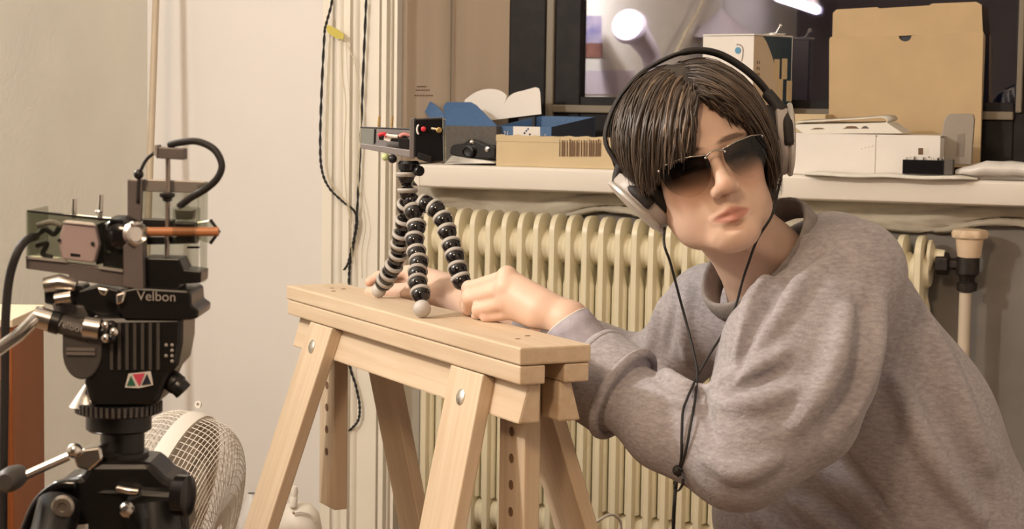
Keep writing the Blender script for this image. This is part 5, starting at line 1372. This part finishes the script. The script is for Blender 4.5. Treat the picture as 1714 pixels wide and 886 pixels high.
hr = np.random.default_rng(11)
def strand(root, tip, lift, r, c, n=14, droop=0, sides=4, wave=0):
    a = A(*root)-HC; a = a/hrad(a[0]); b = A(*tip)-HC; b = b/hrad(b[0]); la, lb = np.linalg.norm(a), np.linalg.norm(b); a /= la; b /= lb
    om = math.acos(max(-1, min(1, a@b))); pts = []
    ph = hr.uniform(0, 6.28)
    for i in range(n):
        t = i/(n-1); d = (math.sin((1-t)*om)*a+math.sin(t*om)*b)/max(math.sin(om), 1e-4)
        rad = la+(lb-la)*t+lift*math.sin(math.pi*min(1, t*1.05))
        p = HC+hrad(d[0])*d*rad; p = p+A(.0016*math.sin(ph+t*5), .001*math.sin(ph*2+t*4), 0)*wave; pts.append(p)
    pts = np.array(pts); T_ = np.gradient(pts, axis=0); T_ /= np.linalg.norm(T_, axis=1)[:, None]
    up0 = pts-HC; u_ = np.cross(T_, up0); u_ /= np.linalg.norm(u_, axis=1)[:, None]+1e-9; w_ = np.cross(u_, T_)
    prof = np.array([math.sin(math.pi*(.25+.70*i/(n-1))) for i in range(n)])
    V = []
    for k in range(sides):
        q = 2*math.pi*k/sides; V.append(pts+(u_*math.cos(q)*2.0+w_*math.sin(q))*(r*prof)[:, None])
    V = np.stack(V, 1).reshape(-1, 3)
    i = np.arange(n-1)[:, None]*sides; k = np.arange(sides)[None]; k2 = (k+1) % sides
    Q = np.stack([i+k, i+k2, i+sides+k2, i+sides+k], -1).reshape(-1, 4)
    return V, Q, np.tile(c, (len(V), 1))
def add_strand(*a, **kw):
    global off
    V, Q, c = strand(*a, **kw); V_all.append(V); Q_all.append(Q+off); C_all.append(c); off += len(V)
def hcol():
    t = hr.uniform(0, 1); base = np.array([.030, .020, .014])*(1-t)+np.array([.090, .058, .038])*t
    if hr.uniform() < .06: base = np.array([.20, .135, .09])
    return base
def part(t): return A(.010-.003*t, .035-.120*t, .128-.052*t**1.6)
def lerp(P0, P1, t): return A(*P0)*(1-t)+A(*P1)*t
Ltips = [(-.021, -.094, .040), (-.030, -.095, .014), (-.042, -.091, .005), (-.056, -.082, .003), (-.076, -.066, -.004), (-.086, -.058, -.018), (-.094, -.036, .002), (-.092, -.005, .02), (-.084, .03, .0), (-.07, .08, -.05), (-.03, .115, -.07)]
Rtips = [(.026, -.088, .056), (.044, -.082, .036), (.058, -.070, .022), (.072, -.050, -.008), (.074, -.042, -.045), (.072, -.034, -.070), (.078, .0, -.05), (.088, .04, -.04), (.07, .08, -.07), (.03, .115, -.085)]
def pick(T, f):
    f = f*(len(T)-1); i = min(int(f), len(T)-2); return lerp(T[i], T[i+1], f-i)
for n_, T_, sgn in ((1500, Ltips, -1), (1200, Rtips, 1)):
    for _ in range(n_):
        f = hr.uniform(0, 1)**1.15
        t = np.clip(1.0-f*1.05+hr.normal(0, .10), 0, 1)
        root = part(t)+A(sgn*abs(hr.normal(0, .005)), hr.normal(0, .006), 0)
        tip = pick(T_, f)+hr.normal(0, .0045, 3)
        # shorter layered strands
        if hr.uniform() < .35: root = root*.6+tip*.4; hq_ = hrad((root-HC)[0]); rr0 = (root-HC)/hq_; root = HC+hq_*rr0/np.linalg.norm(rr0)*1.01
        add_strand(root, tip, .03+abs(hr.normal(0, .016)), hr.uniform(.00045, .0009), hcol(), wave=1)
# thicker locks in the fringe
for _ in range(170):
    f = hr.uniform(.0, .58); t = np.clip(1-f*1.1+hr.normal(0, .08), 0, 1)
    add_strand(part(t)+A(-.004, 0, 0), pick(Ltips, f)+hr.normal(0, .004, 3)+A(0, -.002, 0), .055+abs(hr.normal(0, .012)), hr.uniform(.0010, .0020), hcol(), wave=1.5)
for _ in range(60):
    f = hr.uniform(.0, .5); t = np.clip(1-f*1.1+hr.normal(0, .08), 0, 1)
    add_strand(part(t)+A(.004, 0, 0), pick(Rtips, f)+hr.normal(0, .003, 3), .045+abs(hr.normal(0, .01)), hr.uniform(.0014, .0026), hcol(), wave=1.5)
hv_ = np.concatenate(V_all)@HR.T+HO
hair = mesh_np('hair', hv_, np.concatenate(Q_all), m_hair, person, np.concatenate(C_all))
# ---------------- sunglasses
sg = thing('sunglasses', hw((0, -.10, -.02)), 'gradient tinted half-rim sunglasses worn by the person', 'sunglasses')
def lens_mat():
    m = bpy.data.materials.new('gradient_lens'); m.use_nodes = True; nt = m.node_tree; N = nt.nodes; L = nt.links; N.remove(N['Principled BSDF'])
    tc = N.new('ShaderNodeTexCoord'); sx = N.new('ShaderNodeSeparateXYZ'); L.new(tc.outputs['Object'], sx.inputs[0])
    mr = N.new('ShaderNodeMapRange'); mr.inputs['From Min'].default_value = -.022; mr.inputs['From Max'].default_value = .016; L.new(sx.outputs['Z'], mr.inputs['Value'])
    r = N.new('ShaderNodeValToRGB'); r.color_ramp.elements[0].position = 0.0; r.color_ramp.elements[1].position = .66
    r.color_ramp.elements[0].color = (.93, .88, .82, 1); r.color_ramp.elements[1].color = (.035, .03, .028, 1); L.new(mr.outputs[0], r.inputs[0])
    t = N.new('ShaderNodeBsdfTransparent'); L.new(r.outputs[0], t.inputs[0])
    g = N.new('ShaderNodeBsdfGlossy'); g.inputs['Roughness'].default_value = .03
    mx = N.new('ShaderNodeMixShader'); mx.inputs[0].default_value = .035; L.new(t.outputs[0], mx.inputs[1]); L.new(g.outputs[0], mx.inputs[2]); L.new(mx.outputs[0], N['Material Output'].inputs[0])
    return m
m_lens = lens_mat(); m_gm = mat('glasses_metal', (.42, .37, .32), .25, .9)
def gy(x): return -.1035+5.2*x*x                               # wrap of the front
def gpt(x, z): return hw((x, gy(x)-.002, z))
for s in (-1, 1):
    out = spline([A(s*.0105, 0, .0035), A(s*.030, 0, .0075), A(s*.052, 0, .0085), A(s*.0665, 0, .0060), A(s*.0680, 0, -.008), A(s*.0615, 0, -.026), A(s*.046, 0, -.0385), A(s*.030, 0, -.0385), A(s*.0165, 0, -.028), A(s*.0095, 0, -.011), A(s*.0105, 0, .0035)], 5)
    n = len(out)-1; cx_ = s*.038; cz_ = -.013
    mb = MB(); V = []; Fc = []
    K = 6
    for j in range(K+1):
        f = j/K
        for i in range(n):
            x_ = cx_+(out[i][0]-cx_)*f; z_ = cz_+(out[i][2]-cz_)*f; V.append(gpt(x_, z_))
    for j in range(1, K):
        for i in range(n): Fc.append((j*n+i, j*n+(i+1) % n, (j+1)*n+(i+1) % n, (j+1)*n+i))
    Fc.append(tuple(n+i for i in range(n)))
    V = V
    o = mb.add(V, Fc).build('lens', m_lens, sg, smooth=True, frame=[HX, HY, HZ], origin=hw((s*.038, -.095, -.013)))
    # brow bar, hinge and temple
    MB().tube([gpt(s*x_, z_+.0006) for x_, z_ in ((.0105, .0035), (.030, .0078), (.052, .0088), (.0675, .0062))], .0011, 8).build('brow_bar', m_gm, sg, smooth=True)
    hp_ = gpt(s*.0685, .004)
    MB().ball(hp_, .0022, 12, 8).build('hinge', m_chrome, sg, smooth=True)
    MB().ball(gpt(s*.0125, .001)-HY*.001, .0017, 10, 8).build('bridge_screw', m_chrome, sg, smooth=True)
    MB().tube([hp_, hw((s*.076, -.05, .004)), hw((s*.080, .01, .004)), hw((s*.079, .03, -.01))], .0012, 8).build('temple', m_gm, sg, smooth=True)
MB().tube([gpt(-.012, .002)-HY*.0012, hw((-.004, -.1065, .006)), hw((.004, -.1065, .006)), gpt(.012, .002)-HY*.0012], .0012, 8).build('bridge', m_gm, sg, smooth=True)
# ---------------- headphones
hp = thing('headphones', hw((0, .02, .13)), 'silver and black over-ear headphones worn by the person', 'headphones')
m_hps = mat('silver_headphone_plastic', (.58, .54, .50), .32, .25, var=.05); m_pad = mat('black_ear_pad', (.022, .018, .017), .65, bump=.3, bscale=150); m_hpg = mat('grey_headphone_shell', (.42, .37, .34), .4)
band = [(-.114, .018, .022), (-.1215, .020, .060), (-.107, .021, .089), (-.079, .022, .115), (-.040, .022, .1335), (.012, .022, .139), (.050, .022, .126), (.080, .021, .094), (.098, .020, .058), (.103, .018, .022)]
band = [(x_+.0165, y_, z_) for x_, y_, z_ in band]
bp2 = spline([A(*q) for q in band], 8); rows = []
for i, p in enumerate(bp2):
    t_ = nrm(bp2[min(i+1, len(bp2)-1)]-bp2[max(i-1, 0)]); nn_ = nrm(np.cross(t_, A(0, 1, 0))); f = i/(len(bp2)-1)
    wd = .008+.003*math.sin(math.pi*f); tk = .0030+.0016*(1 if .55 < f < .92 else 0)
    rows.append([hw(p+A(0, 1, 0)*wd*math.cos(q)+nn_*tk*math.sin(q)) for q in np.linspace(0, 2*math.pi, 13)])
MB().grid(rows).build('headband', m_pad, hp, smooth=True)
def cup(s, c, n_):
    n_ = nrm(n_); c = A(*c); upv = nrm(A(0, 0, 1)-n_*n_[2])
    O_ = hw(c); ax_ = HR@n_; ref = HR@upv
    pad = MB().lathe(O_-ax_*.030, ax_, [(.024, 0), (.036, .000), (.0435, .005), (.0450, .012), (.0425, .019), (.038, .021)], 36, ref=ref, sy=.92).build('ear_pad', m_pad, hp, smooth=True)
    MB().lathe(O_-ax_*.010, ax_, [(.042, 0), (.0450, .002), (.0450, .013), (.043, .016)], 36, ref=ref, sy=.92).build('shell', m_hpg, hp, smooth='auto')
    MB().lathe(O_+ax_*.006, ax_, [(.0450, 0), (.0475, .0025), (.0465, .006), (.036, .0085), (.020, .0095), (.0001, .0098)], 40, ref=ref, sy=.92).build('outer_cap', m_hps, hp, smooth='auto')
    # yoke arm running over the shell
    f_ = nrm(np.cross(n_, upv))
    pts = [hw(A(-.0955 if s < 0 else .1195, .018, .030)), hw(c+upv*.038+n_*.004-f_*0), hw(c+upv*.018-A(0, .034, 0)+n_*.0), hw(c-upv*.010-A(0, .040, 0))]
    MB().tube(spline(pts, 6), [.0060]*6+[.0072]*6+[.0075]*6+[.006], 12).build('yoke_arm', m_pad, hp, smooth=True)
    MB().ball(hw(c+upv*.034+n_*.010-A(0, .012, 0)), .003, 12, 8).build('yoke_screw', m_chrome, hp, smooth=True)
cup(-1, (-.0885, .004, -.026), (-.86, .08, -.46)); cup(1, (.110, .002, -.008), (.93, -.14, -.30))
MB().tube(spline([hw(A(.112, .008, .054)), hw(A(.116, -.010, .030)), hw(A(.114, -.024, -.006))], 6), [.008]*6+[.010]*6+[.008], 14).build('yoke_arm', m_pad, hp, smooth=True)
# cord: two leads joining and running down
lc0 = hw((-.085, -.010, -.070)); 
SPX = [(1158, 650), (1168, 628), (1150, 668), (1164, 665), (1157, 705), (1150, 745), (1142, 775), (1135, 797), (1143, 690), (1141, 730), (1140, 770), (1134, 797), (1135, 790), (1132, 810), (1135, 788), (1133, 782), (1142, 790), (1142, 812), (1133, 822), (1128, 808)]
_q, _r = trace_many(SPX, SH); SPM = {p: (a, b) for p, a, b in zip(SPX, _q, _r)}
def sp_(px, py, off=.010): return SPM[(px, py)][0]-SPM[(px, py)][1]*off
la = [hw((-.074, -.02, -.066))]+[P(1112, 410, 2.40), P(1122, 440, 2.41), P(1138, 500, 2.44), P(1150, 545, 2.44)]+[P(1160, 585, 2.42), P(1167, 625, 2.40)]+[sp_(1164, 665, .014), sp_(1157, 705, .012), sp_(1150, 745, .008), sp_(1142, 775, .005), sp_(1135, 797, .005)]
MB().tube(spline(la, 8), .0017, 8).build('cord', m_cord, hp, smooth=True)
rb_ = [hw((.090, -.020, -.050)), P(1297, 342, 2.405), P(1290, 365, 2.40), P(1268, 400, 2.41), P(1253, 440, 2.43), P(1243, 470, 2.44), P(1232, 510, 2.445), P(1215, 550, 2.43), P(1190, 590, 2.41), min(P(1168, 628, 2.40), sp_(1168, 628, .012), key=lambda q: q[1]), sp_(1158, 650, .012), sp_(1150, 668, .012)]+[sp_(1143, 690, .012), sp_(1141, 730, .008), sp_(1140, 770, .005), sp_(1134, 797, .005)]
MB().tube(spline(rb_, 8), .0017, 8).build('cord', m_cord, hp, smooth=True)
cdp = sp_(1132, 810, .006)[1]-.004
tl_ = [sp_(1135, 790, .006), sp_(1132, 810, .006), P(1129, 840, cdp), P(1127, 886, cdp), P(1126, 960, cdp), P(1122, 1200, cdp), A(*P(1122, 1200, cdp)[:2], .12), A(P(1122, 1200, cdp)[0]+.05, cdp+.03, .006), A(P(1122, 1200, cdp)[0]+.2, cdp+.05, .004)]
MB().tube(spline(tl_, 8), .0033, 8).build('cord', m_cord, hp, smooth=True)
ks = sp_(1135, 788, .007)
MB().ball(ks, .0072, 12, 8).build('cord_knot', m_cord, hp, smooth=True)
MB().tube(spline([sp_(1133, 782, .008), sp_(1142, 790, .009), sp_(1142, 812, .009), sp_(1133, 822, .009), sp_(1128, 808, .008)], 6), .0019, 8).build('cord_knot', m_cord, hp, smooth=True)
